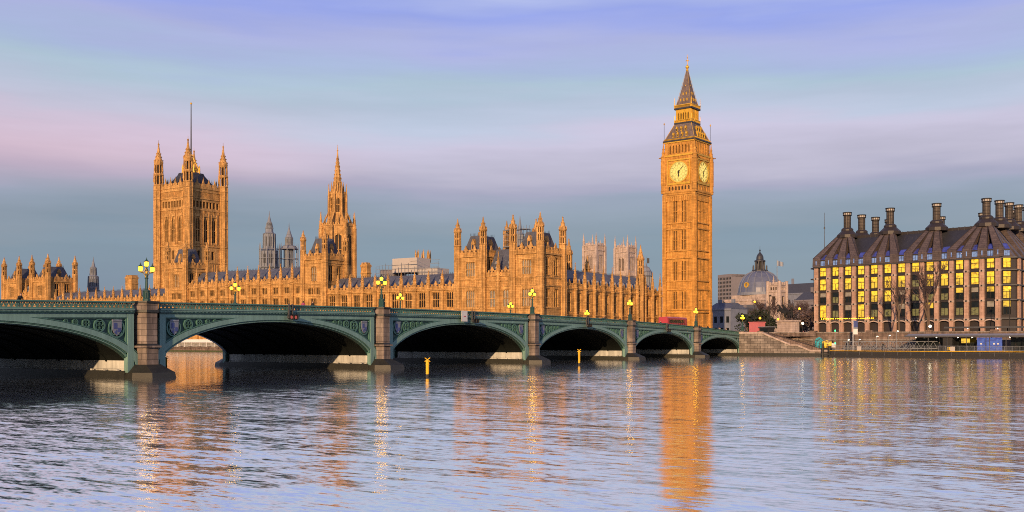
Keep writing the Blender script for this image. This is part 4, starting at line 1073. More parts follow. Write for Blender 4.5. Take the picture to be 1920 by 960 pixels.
near = {-1: 'three-headed lit lamp at the end of the bridge beside the stone stairs', 0: 'three-headed lit bridge lamp right in front of the clock tower', 1: 'near-parapet lit lamp just left of the red bus',
        2: 'near-parapet lit lamp in front of the nearest pavilion', 3: 'near-parapet lit lamp on the pier right of the red signal lights', 4: 'largest three-headed lit lamp on the nearest pier, beside the great flag tower'}
farl = {0: 'far-parapet lamp with only its lit heads showing, nearest the red bus', 1: 'far-parapet lit lamp in front of the dark-roofed north front', 2: 'far-parapet lit lamp at the foot of the near pavilion, left tower side', 3: 'leftmost far-parapet lit lamp in front of the taller middle range'}
farl = {0: 'far-parapet lit lamp whose heads show low between the clock tower and the pavilion', 1: 'far-parapet lit lamp below the gap of the near pavilion', 2: 'far-parapet lit lamp just right of the near-parapet lamp, before the low range', 3: 'leftmost far-parapet lit lamp, before the taller middle range'}
for k, (xc, yb, i) in enumerate(spots):
    o = lamp0 if k == 0 else copy_tree(lamp0)
    o.location = bw(xc, .1 if yb == 0 else BW-.1, ztop(xc)+.05 if i >= 0 else 6.3)
    o['label'] = near[i] if yb == 0 else farl[i]

# -- signal lights, board and brackets hung on the bridge face
def signal(xc, label, glow):
    T = thing('navigation_light', bw(xc, -.1, ztop(xc)-1.6), pi/2, label, 'signal light', 'navigation lights over the arches'); z = ztop(xc)
    m = MB(); m.box(-.35, -.25, -.35, -.1, z-1.3, z+.1); m.box(.25, .35, -.35, -.1, z-1.3, z+.1); m.box(-.6, .6, -.45, -.3, z-1.55, z-1.3); m.box(-.3, .3, -.3, -.2, z-.7, z-.6)
    m.box(-.75, .75, -.75, -.35, z-1.62, z-1.42)
    part('bracket', m.mesh('signal_bracket', ['darkgrey']), T)
    l = MB()
    l.M = Matrix.Rotation(pi/2, 4, 'X'); l.lathe(0, 0, [(.30, .0), (.30, .35)], 12, mi=1); l.lathe(0, 0, [(.2, .35), (.2, .36)], 12, mi=0); l.lathe(0, 0, [(.30, .35), (.34, .5)], 12, mi=1, cap=False); l.M = None
    me = l.mesh('signal_lamp', [glow, 'black'])
    for q in (-.36, .36): part('lamp', me, T, (q, -.4, z-1.5))
    return T
mids = [(a_+b_)/2 for a_, b_ in arcs]
signal(mids[4]+1.4, 'pair of round red signal lights hung over the big second arch', 'redlens')
for i, lb in ((3, 'dark unlit signal lights beside the white board on the bridge'), (2, 'dark unlit signal lights over the arch behind the thin yellow pile'), (1, 'dark unlit signal lights on the bridge face below the red bus')): signal(mids[i]+(1.6 if i == 3 else 0), lb, 'rubber')
m = MB(); z = ztop(mids[3]); m.box(-.75, .75, -.42, -.36, z-1.62, z+.0, 0); m.box(-.5, -.4, -.36, 0, z-.3, z-.2, 2); m.box(.4, .5, -.36, 0, z-.3, z-.2, 2); m.box(-.5, -.4, -.36, 0, z-1.3, z-1.2, 2); m.box(.4, .5, -.36, 0, z-1.3, z-1.2, 2)
for q in (-.26, -.06, .14): m.prism([(q, z-.92), (q+.12, z-.92), (q+.16, z-.80), (q+.04, z-.80)], -.45, -.41, 1)
single('notice_board', m, ['white', 'red', 'darkgrey'], bw(mids[3]-.9, -.02), pi/2, 'white notice board with small red marks hung on the bridge over the middle arch', 'sign')

# ------------------------------------------------------------------ yellow piles in the river
def pile(x, y, h, lb):
    m = MB(); m.lathe(0, 0, [(.17, -3), (.17, h-.25)], 10); m.lathe(0, 0, [(.2, h-.7), (.2, h-.62)], 10)
    for sg in (-1, 1):
        m.tube((sg*.28, 0, h), (-sg*.28, 0, h-.4), .05, n=5)
    m.lathe(0, 0, [(.18, -3), (.18, .35)], 10, mi=1)
    single('marker_pile', m, ['yellow', 'algae'], (x, y, 0), R(32), lb, 'marker pile', 'yellow marker piles in the river')
pile(-63.0, 84.0, 2.05, 'thick yellow marker pile in the water before the middle arch')
pile(-74.6, 138.5, 2.5, 'thin yellow marker pile in the water before the fourth pier arch')
pile(-115.9, 94.0, 1.7, 'yellow marker pile seen through the second arch')

# ------------------------------------------------------------------ people
def person_mesh(pose, cloth, legs='jeans'):
    v = []; e = []; r = []
    def j(p, rad, par=None):
        v.append(p); r.append(rad)
        if par is not None: e.append((par, len(v)-1))
        return len(v)-1
    lean = .45 if pose == 'lean' else (.06 if pose == 'walk' else 0)
    st = .28 if pose == 'walk' else .03
    pel = j((0, 0, .95), .15); ch = j((lean*.55, 0, 1.28), .17, pel); sh = j((lean*.85, 0, 1.45), .14, ch); nk = j((lean*1.0, 0, 1.55), .06, sh)
    hd = j((lean*1.1, 0, 1.66), .095, nk); j((lean*1.12, 0, 1.76), .085, hd)
    for sg in (-1, 1):
        hp = j((0, sg*.09, .88), .10, pel); kn = j((st*sg*.5+.03, sg*.10, .48), .065, hp); an = j((st*sg, sg*.10, .09), .045, kn); j((st*sg+.16, sg*.11, .04), .04, an)
        s_ = j((lean*.82, sg*.19, 1.41), .075, sh); 
        if pose == 'lean': el_ = j((.42, sg*.26, 1.14), .05, s_); wr = j((.58, sg*.12, 1.12), .035, el_)
        else: el_ = j((lean*.6-st*sg*.35, sg*.25, 1.13), .05, s_); wr = j((lean*.6+.08-st*sg*.4, sg*.26, .88), .035, el_)
        hx = Vector(v[wr]); j(tuple(hx+Vector((.03, 0, -.1))), .03, wr)
    me = bpy.data.meshes.new('person'); me.from_pydata(v, e, [])
    o = bpy.data.objects.new('person_build', me); COL.objects.link(o)
    sk = o.modifiers.new('skin', 'SKIN'); sk.use_smooth_shade = True
    for i, rr in enumerate(r): me.skin_vertices[0].data[i].radius = (rr, rr*1.15 if i in (0, 1, 2) else rr)
    me.skin_vertices[0].data[0].use_root = True
    ss = o.modifiers.new('sub', 'SUBSURF'); ss.levels = 1; ss.render_levels = 1
    dg = bpy.context.evaluated_depsgraph_get(); res = bpy.data.meshes.new_from_object(o.evaluated_get(dg))
    bpy.data.objects.remove(o); bpy.data.meshes.remove(me)
    res.name = 'person_body'; res.materials.clear()
    for q in (cloth, legs, 'skin', 'hair', 'black'): res.materials.append(M[q])
    for p in res.polygons:
        z = p.center.z; p.material_index = 4 if z < .08 else 1 if z < .85 else 0 if z < 1.55 else (3 if z > 1.71 or p.center.x < lean*1.05-.02 else 2)
        if .74 < z < .84 and abs(p.center.y) > .2: p.material_index = 2
    return res
PM = {(p, c): None for p in ('stand', 'walk', 'lean') for c in ('cloth1', 'cloth2', 'cloth3', 'cloth4')}
def person(loc, rz, pose, cloth, lb, group=None, s=1.0):
    if PM[(pose, cloth)] is None: PM[(pose, cloth)] = person_mesh(pose, cloth)
    o = bpy.data.objects.new('person', PM[(pose, cloth)]); COL.objects.link(o); o.location = loc; o.rotation_euler = (0, 0, rz); o.scale = (s, s, s)
    return tag(o, lb, 'person', group)
def pv_z(x): return ztop(x)-1.12
FACE_N = 0.0      # +x is north
def onb(sx, y, rz, pose, cloth, lb, s=1.0): person(bw(sx, y, pv_z(sx)), rz, pose, cloth, lb, 'people walking on the bridge', s)
onb(-195.5+.6, 1.3, R(0), 'lean', 'cloth1', 'person in black coat leaning on the bridge parapet at far left')
onb(-156.3, 2.2, R(95), 'walk', 'cloth3', 'person in magenta coat walking on the bridge left of the spire tower base')
onb(-154.3, 2.4, R(-85), 'walk', 'cloth1', 'person in black coat right behind the magenta one on the bridge')
onb(-23.5, 2.0, R(95), 'walk', 'cloth1', 'dark figure walking on the bridge before the clock tower right edge')
for k, (sx, yb_, cl, ps, lb) in enumerate([
    (-17.2, 2.4, 'cloth1', 'walk', 'dark figure just right of the clock tower corner on the bridge'),
    (-14.5, 3.2, 'cloth2', 'stand', 'navy coated figure standing tall in the crowd beside the clock tower'),
    (-11.0, 1.6, 'cloth4', 'walk', 'tan coated figure walking near the bridge end'),
    (-8.6, 2.8, 'cloth1', 'stand', 'black coated figure left of the last bridge lamp'),
    (-6.0, 1.8, 'cloth4', 'stand', 'tan coated figure standing next to the last bridge lamp'),
    (-3.4, 3.0, 'cloth2', 'walk', 'navy coated figure walking behind the last bridge lamp')]): onb(sx, yb_, R(60+40*k), ps, cl, lb, 1.05)
for k, (sx, cl) in enumerate(((-73, 'cloth1'), (-71.8, 'cloth2'), (-66, 'cloth1'), (-58, 'cloth2'), (-46, 'cloth1'))):
    person(bw(sx, 2.0+(k % 2), pv_z(sx)), R(90 if k % 2 else -90), 'walk', cl, ['black coated walker, left of a pair passing before the north front', 'navy coated walker, right of a pair passing before the north front', 'lone black coated walker between two far lamps', 'navy coated walker just left of the red bus', 'black coated walker beside the front of the red bus'][k], 'people walking on the bridge')

# ------------------------------------------------------------------ red bus crossing the bridge
bx = -21.5
BUS = thing('bus', bw(bx, 9.5, ztop(bx)-1.245), pi/2+R(-.9), 'red bus crossing the bridge below the clock tower', 'bus'); zb_ = ztop(bx)-1.245
m = MB(); prof = [(-1.25, .35), (-1.25, 3.0), (-1.2, 3.7), (-1.0, 3.95), (1.0, 3.95), (1.2, 3.7), (1.25, 3.0), (1.25, .35)]
def busring(x, f): return [(x, y*f, zb_+.35+(z-.35)*(f*.12+.88)) for y, z in prof]
xs_ = [(-6.0, .86), (-5.85, .96), (-5.4, 1), (4.8, 1), (5.6, .97), (5.95, .88)]
vs = [p for x_, f in xs_ for p in busring(x_, f)]; n = 8
fs = [(i*n+k, i*n+(k+1) % n, (i+1)*n+(k+1) % n, (i+1)*n+k) for i in range(len(xs_)-1) for k in range(n)]+[tuple(range(n)), tuple((len(xs_)-1)*n+k for k in range(n))]
m.add(vs, fs, 0); m.box(-3, 2, -.8, .8, zb_+3.95, zb_+4.05, 0)
part('body', m.mesh('bus_body', ['red']), BUS)
for sg in (-1, 1):
    m = MB(); m.box(-4.9, 3.4, sg*1.235-.04, sg*1.235+.04, zb_+2.55, zb_+3.3, 0); m.box(-4.9, 4.0, sg*1.235-.03, sg*1.235+.03, zb_+1.2, zb_+2.1, 0)
    for k in range(8): m.box(-4.9+k*1.27-.05, -4.9+k*1.27+.05, sg*1.24-.045, sg*1.24+.045, zb_+1.2, zb_+3.3, 1)
    part('window', m.mesh('bus_side_window', ['darkwin', 'black']), BUS)
m = MB(); m.hexa([(-6.03,-1.0,zb_+1.2),(-5.8,1.0,zb_+1.2) if False else (-6.03,1.0,zb_+1.2),(-5.95,1.0,zb_+1.25),(-5.95,-1.0,zb_+1.25),(-5.98,-.95,zb_+3.3),(-5.98,.95,zb_+3.3),(-5.80,.95,zb_+3.3),(-5.80,-.95,zb_+3.3)], 0); part('windscreen', m.mesh('windscreen', ['darkwin']), BUS)
wh = MB(); wh.M = Matrix.Rotation(pi/2, 4, 'X'); wh.lathe(0, 0, [(.30, -.15), (.48, -.15), (.5, -.1), (.5, .1), (.48, .15), (.30, .15)], 20, cap=False); wh.lathe(0, 0, [(.30, -.1), (.30, .1)], 16, mi=1); wh.M = None
wme = wh.mesh('bus_wheel', ['rubber', 'chrome'])
for q in (-3.6, 3.3):
    for sg in (-1, 1): part('wheel', wme, BUS, (q, sg*1.14, zb_+.5))
m = MB(); m.M = Matrix.Rotation(pi/2, 4, 'Y'); m.lathe(0, 0, [(.14, -.05), (.14, .05)], 12); m.M = None; hl = m.mesh('headlight', ['white'])
for sg in (-1, 1): part('headlight', hl, BUS, (-6.0, sg*.85, zb_+.8))

# ------------------------------------------------------------------ river stairs, embankment wall
SW = thing('river_stairs', (-88, 249.6, 0), R(0), 'grey stone river stairs with stepped balustrade descending from the bridge end', 'stairs')
prof = [(2.9-2.9, 6.0), (6.0, 6.0), (13.2, 2.95), (14.8, 2.95), (18.0, 1.6), (22.5, 1.6)]
m = MB(); m.prism([(0, -1.5)]+prof+[(22.5, -1.5)], -.6, .0, 0)
part('wall', m.mesh('stairs_wall', ['ashlar']), SW)
m = MB()
for (xa, za), (xb, zb2) in zip(prof, prof[1:]):
    m.prism([(xa-.02, za-.42), (xa-.02, za+.02), (xb+.02, zb2+.02), (xb+.02, zb2-.42)], -.85, .25, 0)
part('coping', m.mesh('stairs_coping', ['pale']), SW)
m = MB(); m.box(-.1, 22.6, -.78, -.58, -1.5, .75); m.box(3, 22.6, -.95, -.7, -1.5, .4); part('tide_stain', m.mesh('stairs_tide_stain', ['algae']), SW)
m = MB()
for k in range(26): m.box(6+k*.58, 6.6+k*.58+.02, .0, 4.0, -1.0, 5.9-k*.17); 
part('steps', m.mesh('steps', ['granite']), SW)
m = MB()
prev = (6.2, 6.6)
for k in range(8):
    xx = 6.2+k*1.9; z = 6.6-k*.52; m.tube((xx, 3.8, z-1), (xx, 3.8, z), .04, n=5); m.tube((prev[0], 3.8, prev[1]), (xx, 3.8, z), .04, n=5); prev = (xx, z)
part('handrail', m.mesh('stairs_handrail', ['black']), SW)
EM = thing('embankment_wall', (-74, 256.0, 0), R(-5.5), 'granite embankment wall behind the floating pier', 'river wall')
m = MB(); m.box(-14, 125, 0, 2.2, -1.5, 4.95, 0); m.box(-14, 125, .2, .8, 4.95, 5.75, 0); m.box(-14, 125, .05, .95, 5.75, 6.0, 1); m.box(-14, 125, -.2, .1, 3.9, 4.25, 1); m.box(-14, 125, -.3, .1, -1.5, .9, 2)
part('wall', m.mesh('embankment_face', ['granite', 'ashlar', 'algae']), EM)
m = MB()
for k in range(10): m.box(-12+k*14, -10.4+k*14, -.15, 1.1, 3.5, 6.35)
part('pier', m.mesh('embankment_piers', ['granite']), EM)

# -- bronze chariot group on its pedestal
def skin_fig(v, e, r, mat, name):
    me = bpy.data.meshes.new(name); me.from_pydata(v, e, []); o = bpy.data.objects.new(name, me); COL.objects.link(o)
    o.modifiers.new('skin', 'SKIN')
    for i, rr in enumerate(r): me.skin_vertices[0].data[i].radius = (rr, rr)
    me.skin_vertices[0].data[0].use_root = True
    ss = o.modifiers.new('sub', 'SUBSURF'); ss.levels = 2; ss.render_levels = 2
    res = bpy.data.meshes.new_from_object(o.evaluated_get(bpy.context.evaluated_depsgraph_get())); bpy.data.objects.remove(o); bpy.data.meshes.remove(me)
    res.materials.clear(); res.materials.append(M[mat]); res.name = name; return res
sp_x, sp_y = -79.8, 263.2
CH = thing('chariot_statue', (sp_x, sp_y, 4.9), R(180-25), 'dark bronze statue of a chariot with rearing horses on a pale pedestal', 'statue')
m = MB(); m.box(-2.9, 2.7, -1.6, 1.6, 4.9, 5.6); m.box(-2.6, 2.4, -1.35, 1.35, 5.6, 8.8); m.box(-2.9, 2.7, -1.65, 1.65, 8.8, 9.2)
part('pedestal', m.mesh('pedestal', ['pale']), CH)
hv = [(-.6,0,1.5),(0,0,1.75),(.5,0,2.1),(.75,0,2.5),(.95,0,2.95),(1.15,0,3.0),(1.45,0,2.75),
      (-.75,.2,1.2),(-.55,.22,.75),(-.95,.22,.5),(-.85,.22,.05),(-.75,-.2,1.2),(-.55,-.22,.75),(-.95,-.22,.5),(-.85,-.22,.05),
      (.65,.2,1.9),(1.15,.22,1.85),(1.25,.22,1.45),(1.1,.22,1.25),(.65,-.2,1.9),(1.2,-.22,2.1),(1.4,-.22,1.75),(1.25,-.22,1.5),(-.85,0,1.6),(-1.15,0,1.35),(-1.2,0,.8)]
he = [(0,1),(1,2),(2,3),(3,4),(4,5),(5,6),(0,7),(7,8),(8,9),(9,10),(0,11),(11,12),(12,13),(13,14),(2,15),(15,16),(16,17),(17,18),(2,19),(19,20),(20,21),(21,22),(0,23),(23,24),(24,25)]
hr = [.36,.36,.34,.22,.17,.15,.09,.22,.13,.08,.07,.22,.13,.08,.07,.17,.1,.07,.06,.17,.1,.07,.06,.1,.09,.05]
hm_ = skin_fig(hv, he, hr, 'statue', 'horse')
for q in (-.6, .6):
    o = part('horse', hm_, CH, (1.1, q*1.3, 9.2), R(6*q)); o.scale = (1.3, 1.3, 1.35)
m = MB(); m.box(-1.7, .2, -.6, .6, 9.75, 9.9)
vs = []
for k in range(9):
    t = -pi/2+pi*k/8; vs += [(-.5+.75*cos(t), .62*sin(t), 9.85), (-.5+.85*cos(t), .68*sin(t), 10.9)]
m.add(vs, [(k*2, k*2+2, k*2+3, k*2+1) for k in range(8)], 0); m.tube((.2, 0, 9.8), (1.6, 0, 10.4), .06)
o = part('chariot', m.mesh('chariot', ['statue']), CH, (-.2, 0, -2.8+.0)); o.scale = (1.3, 1.3, 1.3)
m = MB(); m.M = Matrix.Translation((0,0,0)); ring(m, .5, .65, -.06, .06, 24)
for k in range(8): m.tube((0, 0, 0), (cos(k*pi/4)*.52, 0, sin(k*pi/4)*.52), .04, n=4)
wm_ = m.mesh('chariot_wheel', ['bronzedk'])
for q in (-1.0, 1.0):
    o = part('wheel', wm_, CH, (-1.4, q, 10.0)); o.scale = (1.2, 1.2, 1.2)
fv = [(0,0,1.0),(0,0,1.4),(.02,0,1.62),(.03,0,1.78),(.04,0,1.95),(0,0,.5),(0,0,.05),(.05,.25,1.6),(.2,.55,1.9),(.3,.6,2.35),(.05,-.25,1.6),(.15,-.55,1.8),(.2,-.75,2.2)]
fe = [(0,1),(1,2),(2,3),(3,4),(0,5),(5,6),(2,7),(7,8),(8,9),(2,10),(10,11),(11,12)]
part('figure', skin_fig(fv, fe, [.22,.22,.17,.08,.13,.28,.33,.08,.06,.05,.08,.06,.05], 'statue', 'standing_figure'), CH, (-1.2, 0, 10.1)).scale = (1.35, 1.35, 1.35)

# -- red kiosk, ticket booth and street clutter at the bridge end
m = MB(); m.box(-1.7, 1.7, -1.2, 1.2, 4.9, 8.55, 0); m.box(-1.85, 1.85, -1.35, 1.35, 8.55, 8.8, 0); m.box(-1.3, 1.3, -1.26, -1.18, 5.9, 7.6, 1); m.box(-1.75, 1.75, -1.24, -1.2, 5.2, 5.4, 1)
single('kiosk', m, ['pinkred', 'pinkred'], (-87.2, 260.6, 0), R(-25), 'faded red kiosk at the head of the river stairs', 'kiosk')
m = MB(); m.box(-1.6, 1.6, -1, 1, 4.9, 7.3, 0); m.box(-1.9, 1.9, -1.3, 1.3, 7.3, 7.5, 1); m.box(-1.2, 1.2, -1.05, -.95, 5.9, 7.0, 2)
single('newspaper_stall', m, ['black', 'grey', 'darkwin'], (-83.9, 258.4, 0), R(-25), 'small black stall with grey top beside the red kiosk', 'stall')

# ------------------------------------------------------------------ floating pier
PX, PY, PR = -63.5, 243.0, R(-6)
PT = thing('floating_pier', (PX, PY, 0), PR, 'long black floating pier with railings and blue-roofed shelter at right', 'pier')
m = MB(); m.box(0, 66, 0, 8.5, -1, 1.50, 0); m.box(-.15, 66, -.18, .1, 1.40, 1.50, 1); m.box(-.1, 66, -.14, .05, 1.05, 1.10, 2); m.box(-.1, 66, -.25, .1, -1, .45, 3)
for k in range(23): m.box(1+k*2.9, 1.18+k*2.9, -.22, .05, .1, 1.3, 2)
part('hull', m.mesh('pier_hull', ['black', 'yellow', 'darkgrey', 'black']), PT)
m = MB()
for k in range(45): m.box(.3+k*1.5-.03, .3+k*1.5+.03, .10, .16, 1.5, 2.65, 0)
for z in (2.62, 1.68): m.box(.3, 66, .09, .17, z, z+.06, 0)
for k in range(330): m.box(.4+k*.2-.012, .4+k*.2+.012, .12, .14, 1.74, 2.62, 0)
for x0 in (6.2, 26.8): m.box(x0, x0+1.0, .05, .09, 1.55, 2.5, 1)
part('railing', m.mesh('pier_railing', ['grey', 'sheet']), PT)
m = MB(); m.prism([(17, 4.65), (66, 4.65), (66, 4.95), (64, 5.35), (18, 5.35), (17, 4.95)], .3, 6.5, 0)
for k in range(46): m.box(17.5+k*1.05, 17.56+k*1.05, .26, 6.6, 5.33, 5.39, 0)
m.box(16.9, 66, .24, .34, 4.62, 4.97, 1)
part('shelter_roof', m.mesh('shelter_roof', ['blueroof', 'darkgrey']), PT)
m = MB(); m.box(-.07, .07, -.07, .07, 1.5, 4.65); pme2 = m.mesh('shelter_post', ['darkgrey'])
for k in range(12):
    for yq in (.67, 5.67): part('shelter_post', pme2, PT, (18+k*4, yq, 0))
m = MB(); m.box(25.0, 27.0, 1.0, 5, 1.5, 4.6, 0); m.box(18, 31, 5.0, 5.1, 1.5, 4.6, 1); m.box(38, 66, 5.0, 5.1, 1.5, 4.6, 1)
part('shelter_wall', m.mesh('shelter_back_wall', ['black', 'darkwin']), PT)
m = MB(); m.box(32.0, 37.0, 1.6, 1.75, 1.6, 4.5, 0); m.box(34.45, 34.6, 1.55, 1.6, 1.6, 4.5, 1)
for q in (32.8, 33.7, 35.4, 36.2): m.box(q-.16, q+.16, 1.56, 1.6, 3.0, 3.3, 2)
part('blue_screen', m.mesh('blue_screen', ['bluepanel', 'darkgrey', 'white']), PT)
m = MB(); m.box(28.6, 30.4, 2.0, 2.1, 3.3, 4.3, 0); m.box(26.2, 26.8, .2, .26, 1.7, 2.4, 1)
part('lit_poster', m.mesh('lit_poster', ['litB', 'amberlit']), PT)
lampm = MB(); lampm.lathe(0, 0, [(.04, -.05), (.11, 0), (.11, .08), (.05, .12)], 8); lme = lampm.mesh('ceiling_lamp', ['white_lamp'])
for q in (19, 23.5, 28.0, 31, 38.5, 42, 46): part('ceiling_lamp', lme, PT, (q, 1.6, 4.5))
GW = thing('gangway', (PX, PY, 1.5), PR, 'grey lattice gangway bridge linking the pier to the embankment', 'gangway')
m = MB()
for yy_ in (4.2, 6.0):
    m.box(1.5, 23, yy_-.06, yy_+.06, 2.0, 2.16); m.box(1.5, 23, yy_-.06, yy_+.06, 3.6, 3.75)
    for k in range(12): m.tube((1.5+1.79*k, yy_, 2.1), (2.4+1.79*k, yy_, 3.65), .06, n=4); m.tube((2.4+1.79*k, yy_, 3.65), (3.29+1.79*k, yy_, 2.1), .06, n=4)
m.box(1.5, 23, 4.2, 6.0, 1.95, 2.05)
part('truss', m.mesh('gangway_truss', ['grey']), GW)
m = MB()
for q in (2.4, 23.2): m.tube((q, 5.1, -2), (q, 5.1, 5.2), .18, n=8)
part('piles', m.mesh('gangway_piles', ['darkgrey']), GW)
def deck_lamp(x, y, h, mat, lb):
    m = MB(); m.lathe(0, 0, [(.07, 0), (.05, h)], 6); m.box(-.05, .35, -.05, .05, h, h+.06); m.lathe(.25, 0, [(.06, h-.16), (.15, h-.14), (.15, h-.02)], 8, mi=1)
    c, s_ = cos(PR), sin(PR); single('deck_lamp', m, ['grey', mat], (PX+x*c-y*s_, PY+x*s_+y*c, 1.5), PR, lb, 'lamp', 'small lamps on the floating pier')
for q, h, lb in ((3.5, 2.6, 'deck lamp next to the green signal mast on the pier'), (6.1, 2.7, 'second deck lamp, under the blue and white banner'), (10.2, 3.4, 'deck lamp in the middle of the open gangway part'), (13.0, 3.6, 'deck lamp just left of the blue shelter roof'), (14.8, 4.6, 'brightest white lamp on a tall pole before the shelter')): deck_lamp(q, 1.6, h, 'white_lamp', lb)
m = MB(); m.lathe(0, 0, [(.05, 1.5), (.05, 6.3)], 6); m.lathe(0, 0, [(.1, 3.0), (.16, 3.2), (.1, 3.4)], 8, mi=1); m.lathe(0, 0, [(.1, 6.0), (.16, 6.2), (.1, 6.4)], 8, mi=1)
c_, s_ = cos(PR), sin(PR)
def pt(x, y): return (PX+x*c_-y*s_, PY+x*s_+y*c_, 0)
single('signal_mast', m, ['grey', 'green_lamp'], pt(.9, .5), PR, 'thin mast with two green signal lights at the pier end', 'mast')
BN = thing('banner', (*pt(4.9, 1.2)[:2], 1.5), PR, 'upright blue and white banner on a white pole above the pier', 'banner')
m = MB(); m.lathe(0, 0, [(.09, 1.5), (.08, 8.6)], 8); part('pole', m.mesh('banner_pole', ['white']), BN)
m = MB(); m.box(.12, 1.1, -.03, .03, 5.3, 7.0, 0); m.box(.12, 1.1, -.031, .031, 7.0, 8.5, 1); m.box(.12, 1.1, -.032, .032, 6.6, 7.0, 2); part('flag_panel', m.mesh('banner_panel', ['white', 'shieldb', 'shieldw']), BN)
m = MB(); m.lathe(0, 0, [(1.0, 1.4), (1.0, 3.7), (.8, 4.3), (.3, 4.6), (.05, 4.7)], 8, mi=0)
for k in range(8):
    t = k*pi/4+pi/8; m.tube((cos(t)*1.0, sin(t)*1.0, 1.4), (cos(t)*1.0, sin(t)*1.0, 3.7), .06, n=4, mi=1)
m.lathe(0, 0, [(1.05, 1.2), (1.05, 1.5)], 8, mi=1)
single('lit_booth', m, ['teallit', 'darkgrey'], (-69.0, 253.2, 0), 0, 'domed glass booth glowing teal at the foot of the stairs', 'booth')
m = MB(); m.lathe(0, 0, [(.5, 2.1), (1.15, 2.5), (1.25, 3.1), (1.05, 3.7), (.4, 3.95)], 12, sy=.5, mi=0); m.box(-1.1, 1.1, -.3, .3, .9, 2.1, 1); m.box(1.25, 2.2, -.2, .2, 2.2, 3.2, 2)
single('lit_sign', m, ['amberlit', 'black', 'white'], (-66.0, 249.2, 0), PR, 'rounded amber lit sign at the left end of the pier', 'lit sign')
m = MB(); m.tube((-.5, 0, -2), (-.5, 0, 3.2), .3, n=10); m.tube((1.0, .4, -2), (1.0, .4, 2.6), .3, n=10); m.box(-1, 1.5, -.2, .6, .4, .8)
single('mooring_dolphin', m, ['algae'], (-65.3, 244.6, 0), PR, 'dark timber mooring posts at the left end of the pier', 'mooring posts')
CN = thing('canopy', (-40, 258.5, 4.9), R(-8), 'dark flat canopy with small downlights on the embankment behind the pier', 'canopy')
m = MB(); m.box(0, 34, -3, 3, 6.75, 7.05, 0); m.box(-.1, 34, -3.1, -2.95, 6.7, 7.1, 1)
for k in range(6): m.box(1+6*k-.1, 1+6*k+.1, -.1, .1, 4.9, 6.75, 0)
part('roof', m.mesh('canopy_roof', ['black', 'darkgrey']), CN)
for q in (5, 11.5, 18, 24, 30): part('downlight', lme, CN, (q, -2.4, 6.68))
m = MB()
for q in range(4): m.box(20+q*.42-.1, 20+q*.42+.1, -3.2, -3.14, 5.9-.0, 6.6, 0)
part('sign', m.mesh('canopy_sign', ['orangesign']), CN)

# ------------------------------------------------------------------ office building with tall flues
OB = thing('office_building', (-82.5, 300, 4.9), R(-15), 'dark bronze office building with lit yellow windows, pink stone piers and tall roof flues', 'office building')
PIT = 3.98; NB = 13; ZE = 25.3
rows_ob = [(22.7, 26.0-.9), (18.6, 21.7), (14.8, 17.8), (10.6, 14.1)]
def office_window(w, h, glass, name='window', upper=None, lower=None):
    """bronze framed bay window with a transom; blinds or desks show as a different lower light"""
    m = MB(); hw = w/2; zt = h*.44
    m.box(-hw-.1, -hw, -.06, .3, -.05, h+.05, 0); m.box(hw, hw+.1, -.06, .3, -.05, h+.05, 0)
    m.box(-hw, hw, -.10, .3, -.12, 0, 0); m.box(-hw, hw, -.10, .3, h, h+.1, 0); m.box(-hw, hw, -.04, .2, h*.56-.06, h*.56+.06, 0)
    m.box(-.03, .03, .0, .2, 0, h*.56, 0)
    m.box(-hw, hw, .2, .26, 0, h*.56, 1); m.box(-hw, hw, .2, .26, h*.56, h, 2)
    return m.mesh(name, ['bronzedk', lower or glass, upper or glass])
OWN = {}
for h in (2.4, 3.1, 3.0, 3.5):
    OWN[h] = {'A': office_window(1.9, h, 'litA'), 'B': office_window(1.9, h, 'litB', upper='litA'), 'C': office_window(1.9, h, 'darkwin', upper='litB'), 'D': office_window(1.9, h, 'litC', upper='darkwin'), 'E': office_window(1.9, h, 'darkwin', upper='palewin')}
lit = ['AAAAAAAABAAAA', 'AABABABDBBBAA', 'EDEBBBEDDDCEC', 'ADEBDDEDCDDDE']
wl = MB()
core_z = 5.2
wl.box(.3, NB*PIT-.3, .75, 44, 4.9, ZE, 0)
for i in range(NB):
    c = PIT*(i+.5)
    for z0, z1 in ((4.9+.0, 4.9+.02), (9.1, 10.45), (14.2, 14.7), (17.9, 18.5), (21.8, 22.6)): wl.box(c-PIT/2+.5, c+PIT/2-.5, .28, .8, z0, z1, 0)
    wl.box(c-PIT/2+.5, c+PIT/2-.5, .1, .8, 9.6, 9.9, 1)
    for sg in (-1, 1):
        wl.box(c+sg*1.35-.14, c+sg*1.35+.14, .05, .8, 9.2, ZE, 2); wl.box(c+sg*1.62-.08, c+sg*1.62+.08, .2, .8, 9.2, ZE, 0)
wl.box(-.4, NB*PIT+.4, -.55, 1.2, 25.05, 25.35, 1); wl.box(-.6, NB*PIT+.6, -.75, .2, 25.35, 25.5, 2)
